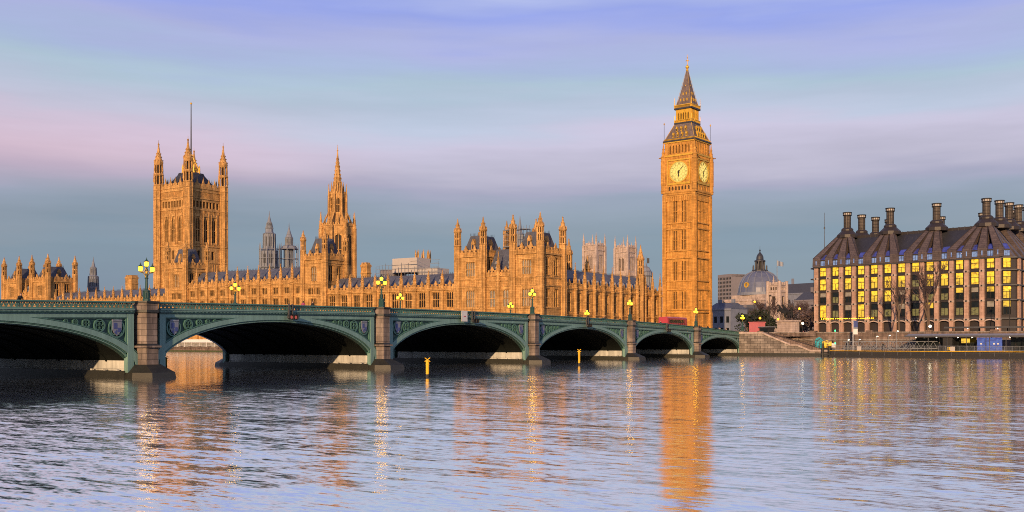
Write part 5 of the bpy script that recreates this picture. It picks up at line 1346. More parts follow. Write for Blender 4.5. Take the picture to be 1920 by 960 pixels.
# corner bays and the receding sides
for e, sg in ((0, -1), (NB*PIT, 1)):
    wl.hexa([(e-.0, .5, 4.9), (e+sg*3.0, 3.5, 4.9), (e+sg*3.0, 5.0, 4.9), (e, 5.0, 4.9), (e, .5, ZE), (e+sg*3.0, 3.5, ZE), (e+sg*3.0, 5.0, ZE), (e, 5.0, ZE)], 0)
    q0, q1 = sorted((e, e+sg*3.0)); wl.box(q0, q1, 4.9, 44, 4.9, ZE, 0)
    for z in (9.4, 14.2, 18.0, 21.9, 25.1):
        d = .55; wl.hexa([(e, -.1, z), (e+sg*(3.0+d), 3.3-d, z), (e+sg*(3.0+d), 4.5, z), (e, 4.5, z), (e, -.1, z+.35), (e+sg*(3.0+d), 3.3-d, z+.35), (e+sg*(3.0+d), 4.5, z+.35), (e, 4.5, z+.35)], 1)
        q0, q1 = sorted((e+sg*3.0, e+sg*3.75)); wl.box(q0, q1, 4.4, 44, z, z+.3, 1)
part('wall', wl.mesh('office_wall', ['bronzedk', 'darkgrey', 'bronze']), OB)
pm_ = MB(); pm_.box(-.58, .58, -.35, .55, 4.9, ZE-.25, 0)
for z in (9.15, 14.0, 17.9, 21.75):
    pm_.box(-.66, .66, -.42, .5, z-.05, z+.5, 1); pm_.lathe(0, -.46, [(.2, z+.05), (.2, z+.42)], 8, mi=2)
pme = pm_.mesh('pier', ['pinkstone', 'pale', 'black'])
for i in range(NB+1): part('pier', pme, OB, (PIT*i, 0, 0))
for k in range(9):
    part('pier', pme, OB, (NB*PIT+3.15, 5.2+k*PIT, 0), pi/2)
for r_i, (z0, z1) in enumerate(rows_ob):
    h = (2.4, 3.1, 3.0, 3.5)[r_i]
    for i in range(NB): part('window', OWN[h][lit[r_i][i]], OB, (PIT*(i+.5), .22, z0))
    part('window', OWN[h][['A', 'B', 'E', 'A'][r_i]], OB, (-1.55, 1.55+.15, z0), -pi/4); part('window', OWN[h][['A', 'B', 'B', 'C'][r_i]], OB, (NB*PIT+1.55, 1.55+.15, z0), pi/4)
am = MB(); n = 10; hw = PIT/2-.5
for k in range(n):
    t0, t1 = pi*k/n, pi*(k+1)/n
    am.hexa([(-hw*cos(t0), -.3, 8.4+.75*sin(t0)), (-hw*cos(t1), -.3, 8.4+.75*sin(t1)), (-hw*cos(t1), .3, 8.4+.75*sin(t1)), (-hw*cos(t0), .3, 8.4+.75*sin(t0)),
             (-hw*cos(t0), -.3, 8.7+.75*sin(t0)), (-hw*cos(t1), -.3, 8.7+.75*sin(t1)), (-hw*cos(t1), .3, 8.7+.75*sin(t1)), (-hw*cos(t0), .3, 8.7+.75*sin(t0))])
ame = am.mesh('arcade_arch', ['pale'])
for i in range(NB): part('arch', ame, OB, (PIT*(i+.5), 0, 0))
# roof: steep dark slopes, a blue glazed strip at the foot, bronze ducts fanning up to each flue
RY, RZ = 9.0, 34.4
rf = MB()
e0, e1 = -3.2, NB*PIT+3.2
rf.hexa([(-1.2,.9,25.4),(NB*PIT+1.2,.9,25.4),(e1,44,25.4),(e0,44,25.4),(5.5,RY,RZ),(NB*PIT-5.5,RY,RZ),(NB*PIT-5.5,36,RZ),(5.5,36,RZ)], 0)
rf.box(6, NB*PIT-6, RY-.4, RY+.6, RZ-1.2, RZ+.3, 1)
for k in range(26): rf.box(6+k*1.6-.06, 6+k*1.6+.06, RY-.55, RY, RZ-1.1, RZ+.4, 2)
part('roof', rf.mesh('office_roof', ['iron', 'bronzedk', 'darkgrey']), OB)
gl = MB()
gl.hexa([(23.6, 5.6, 30.3), (28.6, 5.6, 30.3), (28.6, 5.8, 30.3), (23.6, 5.8, 30.3), (23.2, 8.0, 33.2), (29.0, 8.0, 33.2), (29.0, 8.2, 33.2), (23.2, 8.2, 33.2)], 0)
for k in range(6): gl.tube((23.6+k, 5.5, 30.3), (23.3+k*1.12, 7.9, 33.2), .06, n=4, mi=1)
part('roof_glazing', gl.mesh('roof_glazing', ['blueglass', 'darkgrey']), OB)
aw = MB(); aw.box(-.95, .95, .35, .5, 25.75, 27.1, 1); aw.box(-1.1, 1.1, .25, .45, 27.1, 27.5, 0); aw.box(-1.1, 1.1, .25, .5, 25.5, 25.75, 0); aw.box(-.05, .05, .28, .4, 25.75, 27.1, 0); aw.box(-.5, -.45, .3, .4, 25.75, 27.1, 0); aw.box(.45, .5, .3, .4, 25.75, 27.1, 0)
aw.hexa([(-1.1, .4, 27.5), (1.1, .4, 27.5), (1.1, .8, 27.5), (-1.1, .8, 27.5), (-.85, 1.7, 29.0), (.85, 1.7, 29.0), (.85, 2.1, 29.0), (-.85, 2.1, 29.0)], 2)
awm = aw.mesh('attic_window', ['bronzedk', 'paleblue', 'blueglass'])
for i in range(NB): part('attic_window', awm, OB, (PIT*(i+.5), 0, 0))
part('attic_window', awm, OB, (NB*PIT+1.5, 1.5, 0), pi/4); part('attic_window', awm, OB, (-1.5, 1.5, 0), -pi/4)
fx = [5.97, 19.2, 32.6, 46.0]; FY = 7.0
fan = MB()
for ci, cx_ in enumerate(fx):
    for i in range(NB+1):
        x = PIT*i
        near_ = min(range(4), key=lambda q: abs(fx[q]-x))
        if near_ != ci: continue
        tx = cx_+(x-cx_)*.24; w0, w1 = 1.2, .55
        pts = [(x, -.15, 25.5), (x, .0, 28.0), (tx, FY-1.2, 34.9)]
        fan.hexa([(x-w0, -.2, 25.5), (x+w0, -.2, 25.5), (x+w0, .7, 25.5), (x-w0, .7, 25.5), (x-w0, .0, 27.9), (x+w0, .0, 27.9), (x+w0, 1.0, 27.9), (x-w0, 1.0, 27.9)], 0)
        fan.hexa([(x-w0, .0, 27.9), (x+w0, .0, 27.9), (x+w0, 1.2, 27.5), (x-w0, 1.2, 27.5), (tx-w1, FY-1.6, 34.9), (tx+w1, FY-1.6, 34.9), (tx+w1, FY+.2, 34.5), (tx-w1, FY+.2, 34.5)], 0)
        for sg in (-1, 1): fan.tube((x+sg*w0, -.02, 27.9), (tx+sg*w1, FY-1.62, 34.92), .09, n=4, mi=1)
        if ci in (0, 3) or abs(x-cx_) < 3: fan.box(x-.12, x+.12, -.26, -.16, 26.0, 27.2, 2)
for x, sg in ((-2.6, -1), (NB*PIT+2.6, 1)):
    cx_ = fx[0] if sg < 0 else fx[3]; tx = cx_+sg*1.2
    for yb_ in (3.4, 7.4, 11.4, 15.4, 19.4, 23.4, 27.4, 31.4, 35.4):
        ty = min((FY, 15.5, 24, 32.5), key=lambda q: abs(q-yb_)); ty = ty+(yb_-ty)*.2
        fan.hexa([(x+sg*.2, yb_-.9, 25.5), (x+sg*.2, yb_+.9, 25.5), (x-sg*.9, yb_+.9, 25.5), (x-sg*.9, yb_-.9, 25.5), (tx+sg*.2, ty-.4, 34.8), (tx+sg*.2, ty+.4, 34.8), (tx-sg*1.2, ty+.4, 34.6), (tx-sg*1.2, ty-.4, 34.6)], 0)
part('roof_duct', fan.mesh('roof_ducts', ['bronze', 'bronzedk', 'paleblue']), OB)
fl = MB()
fl.lathe(0, 0, [(2.95, 34.0), (2.95, 34.9), (2.1, 35.7), (1.7, 36.1)], 12, mi=0); fl.lathe(0, 0, [(1.75, 36.1), (1.75, 36.55), (1.3, 37.0)], 12, mi=0)
fl.lathe(0, 0, [(.95, 36.9), (.95, 40.9)], 16, mi=1)
for z in (37.5, 38.4, 39.3, 40.2): fl.lathe(0, 0, [(.96, z-.05), (1.0, z), (.96, z+.05)], 16, mi=2)
for k in range(12):
    t = 2*pi*k/12; fl.box(cos(t)*1.14-.06, cos(t)*1.14+.06, sin(t)*1.14-.06, sin(t)*1.14+.06, 40.7, 41.4, 2); fl.box(cos(t)*.97-.04, cos(t)*.97+.04, sin(t)*.97-.04, sin(t)*.97+.04, 37, 40.7, 2)
fl.lathe(0, 0, [(1.28, 40.6), (1.28, 40.8)], 16, mi=2); fl.lathe(0, 0, [(1.12, 40.8), (1.12, 41.35)], 16, mi=3); fl.lathe(0, 0, [(1.32, 41.35), (1.32, 41.6), (1.0, 41.65)], 16, mi=2)
flm = fl.mesh('flue', ['bronzedk', 'flue', 'black', 'sheet'])
for cx_ in fx: part('flue', flm, OB, (cx_, FY, 0))
for x in (fx[0], fx[3]):
    for y in (15.5, 24.0, 32.5) if x == fx[0] else (13.5, 20, 26.5, 33): part('flue', flm, OB, (x+(0 if x == fx[0] else .8), y, 0))
for x in (19.2+1, 32.6, 42): part('flue', flm, OB, (x, 37.5, 0))
for q in range(1): 
    mm_ = MB(); mm_.tube((-2.6, 9, 25.4), (-2.6, 9, 42.5), .11, .05, n=6); mm_.lathe(-2.6, 9, [(.2, 37.6), (.25, 37.9), (.1, 38.2)], 6); part('mast', mm_.mesh('roof_mast', ['darkgrey']), OB)
fa = MB()
for k in range(30): fa.lathe(2+k*.55, -.55, [(.03, 10.1), (.07, 10.18), (.03, 10.26)], 5, mi=0)
part('festoon', fa.mesh('light_string', ['lampglow']), OB)

# ------------------------------------------------------------------ abbey towers, dome, guildhall, office slab
def abbey(x, y, lb, rz):
    T = thing('abbey_tower', (x, y, 4.9), rz, lb, 'church tower', 'pair of pale church towers'); h = 4.7; m = MB()
    for mt, a_, l in frames(0, 0, 2*h, 2*h):
        m.M = mt; ho = [(l*f-.8, l*f+.8, 48, 56.5) for f in (.38, .62)]+[(l/2-1.4, l/2+1.4, 33, 40)]
        m.wall(0, l, 4.9, 63.0, ho, 0, .9, 0, 1)
        for q0, q1, z0, z1 in ho: c = (q0+q1)/2; m.prism([(q0, z1), (q0, z1-1.3), (c, z1)], .05, .6); m.prism([(q1, z1), (c, z1), (q1, z1-1.3)], .05, .6); m.box(c-.1, c+.1, .2, .7, z0, z1); m.prism([(q0-.4, z1+.2), (q1+.4, z1+.2), (c, z1+1.6)], -.25, .05)
        for z in (31, 44.5, 59.5, 62.6): m.box(0, l, -.45, .05, z, z+.6)
        m.ribs(1.8, l-1.8, 60.1, 62.5, .9, .2, .25); m.ribs(1.8, l-1.8, 45.2, 47, .9, .2, .25); m.merlons(1.5, l-1.5, 63, 64.4, 1.0, .7, -.3, .2)
        spirelet(m, l/2, .1, 63.2, .45, 3.2)
    m.M = None
    m.box(-h+.5, h-.5, -h+.5, h-.5, 62, 62.4)
    for sx in (-1, 1):
        for sy in (-1, 1):
            m.box(sx*h-.75, sx*h+.75, sy*h-.75, sy*h+.75, 4.9, 62.5); m.lathe(sx*h, sy*h, [(.8, 62.5), (.7, 65.5)], 8); spirelet(m, sx*h, sy*h, 65.5, .65, 5.2)
    part('tower_body', m.mesh('abbey_tower_body', ['pale', 'shadow']), T)
abbey(-291.5, 561.0, 'left of two pale pink church towers rising behind the dark roof', R(-8))
abbey(-281.5, 584.5, 'right of two pale pink church towers, next to the clock tower', R(-8))

def at(px, fw):
    r = (px-960)/1900*fw; c, s_ = .8471, .5314
    return (-(fw*s_-r*c), fw*c+r*s_)
DH = thing('domed_hall', (-233.4, 703.6, 4.9), R(-20), 'pale stone hall with great lead dome and tall lantern', 'domed hall')
m = MB()
m.box(-17, 17, -17, 17, 4.9, 33, 0); m.box(-17.6, 17.6, -17.6, 17.6, 31.5, 33, 0); m.box(-14, 14, -14, 14, 33, 36, 0); m.box(-27, 27, -20, -12, 4.9, 24, 0); m.box(-27.5, 27.5, -20.6, -12, 23, 24.2, 0)
for k in range(7):
    x = -14+k*4.66; m.box(x-.7, x+.7, -17.35, -16.9, 14, 31.4, 0); m.box(x+1.3, x+3.2, -17.12, -16.9, 19, 27, 1)
part('wall', m.mesh('hall_wall', ['pale', 'darkwin']), DH)
m = MB(); m.lathe(0, 0, [(15.6, 36), (15.6, 38)], 32, mi=1)
m.lathe(0, 0, [(15.2, 38), (14.9, 41), (13.8, 45), (11.8, 48.6), (9, 51.3), (5.5, 53), (4, 53.4)], 32, mi=0)
for k in range(16):
    t = 2*pi*k/16; pr_ = [(15.3, 38), (15.0, 41), (13.9, 45), (11.9, 48.6), (9.1, 51.4), (5.6, 53.1)]
    for (r0, z0), (r1, z1) in zip(pr_, pr_[1:]): m.tube((cos(t)*r0, sin(t)*r0, z0), (cos(t)*r1, sin(t)*r1, z1), .3, n=4, mi=1)
m.M = Matrix.Translation((0, -14.6, 43)); ring(m, 1.1, 1.9, -.6, .6, 20, 2); m.M = None
part('dome', m.mesh('dome', ['dome', 'greylead', 'gold']), DH)
m = MB(); m.lathe(0, 0, [(5.6, 53), (5.6, 54), (3.6, 54.4)], 12)
for k in range(8):
    t = k*pi/4+pi/8; m.lathe(cos(t)*3.1, sin(t)*3.1, [(.6, 54), (.6, 60)], 6); m.lathe(cos(t)*5.0, sin(t)*5.0, [(.4, 54), (.35, 56.5), (.05, 57.8)], 6)
m.lathe(0, 0, [(1.6, 54), (1.6, 60)], 8, mi=1); m.lathe(0, 0, [(3.9, 60), (3.9, 60.8), (2.6, 61.4), (2.4, 63.6), (1.8, 65), (.8, 66.2), (.25, 67), (.6, 68), (.1, 69), (.08, 71)], 12)
part('lantern', m.mesh('dome_lantern', ['iron', 'black']), DH)

GH = thing('tower_hall', (*at(1457, 566), 4.9), R(-14), 'pale square battlemented tower with pointed window and flag, right of the dome', 'tower')
m = MB(); h = 3.7
for mt, a_, l in frames(0, 0, 2*h, 2*h):
    m.M = mt; ho = [(l/2-1.1, l/2+1.1, 22.5, 28.5)]+[(l*f-.5, l*f+.5, 32.0, 33.6) for f in (.3, .5, .7)]
    m.wall(0, l, 4.9, 35, ho, 0, .7, 0, 1); m.prism([(l/2-1.5, 28.5), (l/2+1.5, 28.5), (l/2, 30.4)], -.2, .05)
    for z in (20.5, 30.8, 34.6): m.box(0, l, -.3, .05, z, z+.45)
    m.merlons(.5, l-.5, 35.0, 36.4, 1.1, .8, -.25, .25)
m.M = None; m.box(-h+.4, h-.4, -h+.4, h-.4, 34, 34.4)
for sx in (-1, 1):
    for sy in (-1, 1): m.lathe(sx*h, sy*h, [(1.0, 4.9), (.95, 36.8), (1.1, 37)], 8)
spirelet(m, 0, -h, 35, .8, 5)
part('wall', m.mesh('tower_hall_wall', ['pale', 'shadow']), GH)
m = MB(); m.box(-26, -5.5, -2, 14, 4.9, 20, 0); m.box(5.5, 22, -2, 14, 4.9, 20, 0)
for k in range(5):
    m.box(-24.5+k*4, -22.5+k*4, -2.1, -1.9, 10, 17, 1); 
    if k < 4: m.box(7+k*4, 9+k*4, -2.1, -1.9, 10, 17, 1)
part('wing', m.mesh('tower_hall_wings', ['pale', 'darkwin']), GH)
m = MB(); m.prism([(-26, 20), (-5.5, 20), (-6.5, 24.5), (-25, 24.5)], 1, 11, 0); m.prism([(5.5, 20), (22, 20), (21, 24.5), (6.5, 24.5)], 1, 11, 0)
part('roof', m.mesh('tower_hall_roof', ['slate']), GH)
m = MB(); m.tube((0, 0, 34.5), (0, 0, 49.0), .24, .16, n=6); part('flagpole', m.mesh('hall_flagpole', ['grey']), GH)
m = MB()
vs = []; n = 10
for k in range(n+1):
    x = .1+k*.38
    for z, y in ((45.6-.05*k, 0), (48.6-.12*k, 0)):
        for d in (-.03, .03): vs.append((x, y+.35*sin(k*.9)+d, z))
m.add(vs, [(k*4+a_, k*4+b_, k*4+4+b_, k*4+4+a_) for k in range(n) for a_, b_ in ((0, 2), (2, 3), (3, 1), (1, 0))], 0)
part('flag', m.mesh('hall_flag', ['shieldw']), GH)

m = MB()
m.box(-9, 9, 0, 16, 4.9, 62, 0)
for k in range(9):
    m.box(-8.8+k*2.07-.28, -8.8+k*2.07+.28, -.4, .1, 8, 60, 0)
for j in range(15):
    z = 10+j*3.4; m.box(-8.9, 8.9, -.30, .1, z+1.9, z+2.7, 0); m.box(-8.9, 8.9, -.12, -.02, z, z+1.9, 1)
m.box(-9, 9, -.5, 16.1, 60, 62.3, 0)
ob = single('office_block', m, ['concrete', 'darkwin'], (-328.2+12, 857.0, 0), R(-32), 'grey concrete office slab with gridded windows behind the clock tower', 'office block'); ob.location.z = 0
def low_building(x, y, w, d, h, rz, mat, lb, roof='slate', nwin=6, fl=3):
    T = thing('town_building', (x, y, 4.9), rz, lb, 'building', 'low town buildings behind the bridge end')
    m = MB(); holes = []
    for j in range(fl):
        for k in range(nwin):
            c = w*(k+.5)/nwin; z = 6.5+j*(h-2.5)/fl; holes.append((c-w/nwin*.26, c+w/nwin*.26, z, z+(h-2.5)/fl*.55))
    m.M = Matrix.Translation((-w/2, 0, 0)); m.wall(0, w, 4.9, 4.9+h, holes, 0, .35, 0, 1); m.M = None
    m.add([(-w/2,0,4.9),(-w/2,d,4.9),(-w/2,d,4.9+h),(-w/2,0,4.9+h)], [(0,1,2,3)]); m.add([(w/2,0,4.9),(w/2,d,4.9),(w/2,d,4.9+h),(w/2,0,4.9+h)], [(0,1,2,3)]); m.add([(-w/2,d,4.9),(w/2,d,4.9),(w/2,d,4.9+h),(-w/2,d,4.9+h)], [(0,1,2,3)])
    m.box(-w/2-.3, w/2+.3, -.35, .1, 4.9+h-.5, 4.9+h+.2)
    part('wall', m.mesh('building_wall', [mat, 'darkwin']), T)
    r = MB(); z = 4.9+h+.1
    r.add([(-w/2,0,z),(w/2,0,z),(w/2,d,z),(-w/2,d,z),(-w/2+1.5,d*.4,z+h*.22),(w/2-1.5,d*.4,z+h*.22),(w/2-1.5,d*.6,z+h*.22),(-w/2+1.5,d*.6,z+h*.22)], [(0,1,5,4),(1,2,6,5),(2,3,7,6),(3,0,4,7),(4,5,6,7),(0,3,2,1)], 0)
    r.box(-w*.3, -w*.3+1.4, d*.4, d*.4+1, z, z+h*.34, 1); r.box(w*.25, w*.25+1.4, d*.4, d*.4+1, z, z+h*.34, 1)
    part('roof', r.mesh('building_roof', [roof, mat]), T)
for px_, fw, w, h, mat, lb, fl in ((1352, 640, 26, 13, 'concrete', 'grey flat-fronted building right behind the clock tower base', 4), (1368, 560, 20, 14, 'concrete', 'grey building between the office slab and the domed hall', 4), (1396, 520, 18, 9, 'pale', 'pale low building in front of the dome, left of the bare trees', 3),
      (1500, 640, 40, 29, 'greylead', 'grey building with long roof right of the pale flag tower', 4), (1532, 520, 30, 20, 'concrete', 'dim building beside the left corner of the lit office', 3)):
    x, y = at(px_, fw); low_building(x, y, w, 14, h, R(-25), mat, lb, roof='darkgrey', fl=fl)
x, y = at(1347, 420); low_building(x, y, 12, 12, 12, R(-15), 'greylead', 'small dark building at the right foot of the clock tower', fl=2, nwin=4)

# ------------------------------------------------------------------ things behind the palace
def vent_tower(px_, fw, prof, lb, openz=None):
    x, y = at(px_, fw); T = thing('ventilation_tower', (x, y, 4.9), R(10), lb, 'turret', 'grey lead towers behind the palace roofs'); m = MB()
    m.lathe(0, 0, prof, 8)
    for (r, z0), (r2, z1) in zip(prof, prof[1:]):
        if z1-z0 > 2.2 and r2 > .5:
            for k in range(16):
                t = k*pi/8; m.tube((cos(t)*r*1.0, sin(t)*r*1.0, z0), (cos(t)*r2*1.0, sin(t)*r2*1.0, z1), .14, n=4, mi=1)
            if z0 > 14:
                for k in range(8):
                    t = k*pi/4; rr = (r+r2)/2*.93; m.M = Matrix.Rotation(t, 4, 'Z'); m.box(rr-.1, rr+.06, -.35*r*.5, .35*r*.5, z0+(z1-z0)*.2, z0+(z1-z0)*.8, 2); m.M = None
        m.lathe(0, 0, [(r*1.0, z0-.15), (r*1.08, z0), (r*1.0, z0+.15)], 8, mi=1)
    part('tower_body', m.mesh('ventilation_tower_body', ['greylead', 'grey', 'darkgrey']), T)
    if openz:
        m = MB(); r, z0, z1 = openz
        for k in range(8):
            t = k*pi/4+pi/8; m.tube((cos(t)*r, sin(t)*r, z0), (cos(t)*r, sin(t)*r, z1), .2, n=5); m.lathe(cos(t)*r, sin(t)*r, [(.2, z1), (.12, z1+1.2), (.02, z1+2.4)], 5)
            t2 = t+pi/4; 
            for z in (z0+.3, z1-.2, (z0+z1)/2): m.tube((cos(t)*r, sin(t)*r, z), (cos(t2)*r, sin(t2)*r, z), .14, n=4)
        part('gallery', m.mesh('ventilation_gallery', ['greylead']), T)
vent_tower(505, 400, [(3.6, 4.9), (3.6, 32.5), (3.5, 33), (3.4, 39.2), (2.5, 39.8), (2.4, 46), (1.6, 46.6), (1.5, 48), (.9, 50.5), (.2, 53.2), (.06, 55)], 'taller of two grey lead towers left of the spire', (3.9, 32.5, 40.2))
vent_tower(542, 405, [(3.4, 4.9), (3.4, 32), (1.6, 32.5), (1.6, 40.0), (3.3, 40.6), (2.6, 41.6), (1.5, 42), (1.5, 45), (1.0, 46.2), (.2, 49), (.06, 51)], 'shorter open-sided grey tower left of the spire', (3.6, 32.5, 40.6))
vent_tower(175, 460, [(2.6, 4.9), (2.6, 27), (2.4, 27.5), (2.2, 33), (1.5, 33.6), (1.3, 37), (.9, 37.5), (.2, 40.5), (.05, 42)], 'dark lead spire above the far left low range')
vent_tower(975, 330, [(1.8, 4.9), (1.8, 34), (1.5, 34.5), (1.2, 38.5), (.8, 39), (.15, 43.5), (.05, 44.5)], 'thin grey lead spire behind the near pavilion towers')
vent_tower(955, 330, [(1.7, 4.9), (1.7, 31), (1.4, 31.5), (1.2, 34.5), (.2, 37.5), (.05, 38.5)], 'small grey lead turret between the near pavilion towers')
def stack(px_, fw, w, z1, lb, pots=True):
    x, y = at(px_, fw); m = MB(); m.box(-w, w, -w*.7, w*.7, 4.9, z1); m.box(-w-.2, w+.2, -w*.7-.2, w*.7+.2, z1-.9, z1-.3); m.box(-w-.2, w+.2, -w*.7-.2, w*.7+.2, z1-3.2, z1-2.9); m.merlons(-w, w, z1, z1+.6, .6, .4, -w*.7, w*.7)
    for k in range(3): m.box(-w+w*k*.9+.1, -w+w*k*.9+.3, -w*.7-.12, -w*.7+.1, z1-2.9, z1-.9)
    single('chimney_stack', m, ['stone'], (x, y, 0), R(-2), lb, 'chimney', 'stone chimneys behind the palace roofs')
stack(247, 430, 2.2, 31.0, 'broad stone chimney left of the great flag tower'); stack(686, 350, 1.4, 30.2, 'stone chimney just right of the spire tower above the slate roof')
x, y = at(775, 385); SC = thing('scaffold_cabin', (x, y, 4.9), R(-2), 'white sheeted scaffold roof on the palace behind the low range', 'scaffold')
m = MB(); m.box(-7, 5, -4, 4, 29.5, 35.0, 0); m.box(-14, -7, -3, 4, 27.5, 31.0, 1); m.box(5, 14, -3, 4, 28, 30.8, 0); m.box(-14.5, 14.5, -3.2, 4, 4.9, 28, 2)
part('sheeting', m.mesh('scaffold_sheeting', ['sheet', 'concrete', 'slate']), SC)
m = MB(); rr = random.Random(5)
for k in range(20):
    xx = -15+k*1.6; m.tube((xx, -4.3, 24), (xx, -4.3, 30+rr.random()*3.5), .07, n=4)
for z in (28.2, 29.6, 31.1, 32.5): m.tube((-15, -4.3, z), (15.5, -4.3, z), .07, n=4); m.tube((2, -4.2, z+1.2), (16, -4.2, z+1.2), .06, n=4)
part('scaffold_poles', m.mesh('scaffold_poles', ['grey']), SC)
x, y = at(793, 388); T = thing('roof_turret', (x, y, 4.9), R(-2), 'small stone turret with cluster of pinnacles amid the roof scaffolding', 'turret')
m = MB(); m.lathe(0, 0, [(2.6, 4.9), (2.6, 33.4), (3.2, 33.8), (3.2, 35.2)], 8)
for k in range(8): m.lathe(cos(k*pi/4)*2.8, sin(k*pi/4)*2.8, [(.35, 35), (.28, 37.0), (.05, 38.6)], 6)
part('turret_body', m.mesh('roof_turret_body', ['stone']), T)
x, y = pal(-14.6, 9)[:2]; T = thing('scaffold', (x, y, 4.9), PHI, 'grey tube scaffold between the two towers of the near pavilion', 'scaffold')
m = MB()
for k in range(5):
    for q in (0, 1.6): m.tube((-4+k*2, q, 24), (-4+k*2, q, 38.2), .06, n=4)
for z in (30.5, 32.2, 34, 35.6, 37.2): m.tube((-4, 0, z), (4, 0, z), .06, n=4); m.tube((-4, 1.6, z), (4, 1.6, z), .06, n=4); m.tube((-4, 0, z), (0, 0, z+1.7), .05, n=4)
m.box(-4.4, 4.4, -.2, 1.8, 31.9, 32.1); m.box(-4.4, 4.4, -.2, 1.8, 36.9, 37.05)
part('scaffold_frame', m.mesh('scaffold_frame', ['grey']), T)
m = MB(); m.tube((0, 0, 4.9), (0, 0, 36.2), .1, .06, n=6); m.box(.06, .1+.9, -.03, .03, 33.6, 35.6)
x, y = at(1213, 390); single('flagpole', m, ['darkgrey'], (x, y, 0), 0, 'dark flagpole with small flag left of the clock tower', 'flagpole')
x, y = at(1212, 395); vent_tower(1211, 400, [(2.4, 4.9), (2.4, 29), (2.7, 29.4), (2.4, 31), (1.4, 32.6), (.4, 33.4), (.1, 35)], 'small grey lead cupola just left of the clock tower')
x, y = at(1101, 330); T = thing('roof_pinnacle', (x, y, 4.9), R(-2), 'tall crocketed stone pinnacle behind the dark north roof below the left church tower', 'pinnacle')
m = MB(); m.lathe(0, 0, [(1.5, 4.9), (1.5, 25), (1.2, 25.5), (1.0, 27)], 8); spirelet(m, 0, 0, 27, 1.0, 5)
for k in range(4): spirelet(m, cos(k*pi/2)*1.5, sin(k*pi/2)*1.5, 24.5, .4, 3)
part('pinnacle_body', m.mesh('roof_pinnacle_body', ['stone']), T)

# ------------------------------------------------------------------ trees
def bare_tree(x, y, h, seed, lb, name='bare_tree', spread=.5, levels=5, grp='bare winter trees near the bridge end', r0=.28, zb=4.9, rmin=.055):
    rr = random.Random(seed); T = thing(name, (x, y, zb), 0, lb, 'tree', grp); tr = MB(); cr = MB()
    def grow(p, d, ln, r, lv):
        q = p+d*ln; m_ = tr if lv <= 1 else cr; m_.tube(p, q, r, r*.68, n=6 if lv < 2 else 3)
        if lv >= levels: return
        for k in range(3 if lv else 4):
            ax = Vector((rr.uniform(-1, 1), rr.uniform(-1, 1), rr.uniform(-.25, .7))); nd = (d*(.9-.1*lv*.3)+ax*spread*(1.15 if lv else .8)); nd.normalize()
            nd.z = max(nd.z, -.15); f = rr.uniform(.55, 1.0)
            grow(p+d*ln*f, nd, ln*rr.uniform(.55, .82), max(r*.56, rmin), lv+1)
    grow(Vector((0, 0, zb)), Vector((rr.uniform(-.08, .08), rr.uniform(-.08, .08), 1)).normalized(), h*.36, r0, 0)
    part('trunk', tr.mesh('trunk', ['bark']), T); part('crown', cr.mesh('bare_crown', ['twig']), T); return T
def leafy_tree(x, y, h, w, seed, mat, lb, grp='dark leafy trees near the bridge end', n=1500, zb=4.9):
    rr = random.Random(seed); T = thing('leafy_tree', (x, y, zb), 0, lb, 'tree', grp)
    tr = MB(); tr.tube((0, 0, zb), (0, 0, zb+h*.5), w*.06+.1, w*.03+.06, n=7); cl = []
    for k in range(14):
        a_ = rr.uniform(0, 2*pi); r = w*.5*sqrt(rr.random())*.75; z = zb+h*rr.uniform(.34, .86); cl.append((cos(a_)*r, sin(a_)*r, z, w*rr.uniform(.13, .24)))
        tr.tube((0, 0, zb+h*.3), (cos(a_)*r, sin(a_)*r, z), .09, .03, n=4)
    part('trunk', tr.mesh('trunk', ['bark']), T)
    cm = MB()
    for k in range(n):
        cx_, cy_, cz_, cr_ = rr.choice(cl); v = Vector((rr.gauss(0, 1), rr.gauss(0, 1), rr.gauss(0, 1))).normalized()*cr_*rr.uniform(.55, 1.1)
        p = Vector((cx_, cy_, cz_))+Vector((v.x, v.y, v.z*.85)); s_ = rr.uniform(.12, .28)*(w/7)**.5
        u_ = Vector((rr.gauss(0, 1), rr.gauss(0, 1), rr.gauss(0, 1))).normalized(); t_ = u_.orthogonal().normalized()*s_; u_ = u_.cross(t_).normalized()*s_*1.5
        cm.add([tuple(p-t_), tuple(p-u_), tuple(p+t_), tuple(p+u_)], [(0, 1, 2, 3)])
    part('crown', cm.mesh('leaf_crown', [mat]), T)
for k, (px_, fw, h, lb) in enumerate(((1404, 430, 15, 'leftmost bare tree before the domed hall'), (1424, 400, 17, 'bare tree standing in front of the middle of the dome'), (1446, 380, 15, 'bare tree below the pale flag tower'), (1464, 390, 17, 'bare tree between the flag tower and the chariot statue'), (1494, 400, 17, 'bare tree right of the chariot statue'), (1512, 380, 16, 'bare tree touching the left corner of the lit office'))):
    x, y = at(px_, fw); bare_tree(x, y, h, 20+k, lb, levels=5)
for k, (px_, fw, h, w, mat, lb) in enumerate(((1392, 470, 10, 10, 'leafbrown', 'brown low tree by the pale building at left of the group'), (1402, 360, 8.5, 9, 'leafdk', 'dark evergreen left of the red kiosk'), (1424, 350, 10, 11, 'leafdk', 'broad dark evergreen above the red kiosk'), (1440, 330, 7, 7, 'leafdk', 'dark evergreen over the black stall'),
      (1502, 370, 12, 12, 'leafbrown', 'brown leaved tree right of the statue'), (1520, 350, 10, 9, 'leafbrown', 'brown leaved tree in front of the left end of the lit office'))):
    x, y = at(px_, fw); leafy_tree(x, y, h, w, 50+k, mat, lb)
x, y = at(1686, 262); bare_tree(x, y, 17, 71, 'slimmer bare plane tree in front of the lit office, left of the pair', 'plane_tree', .42, 5, 'bare plane trees before the lit office', .3, rmin=.022)
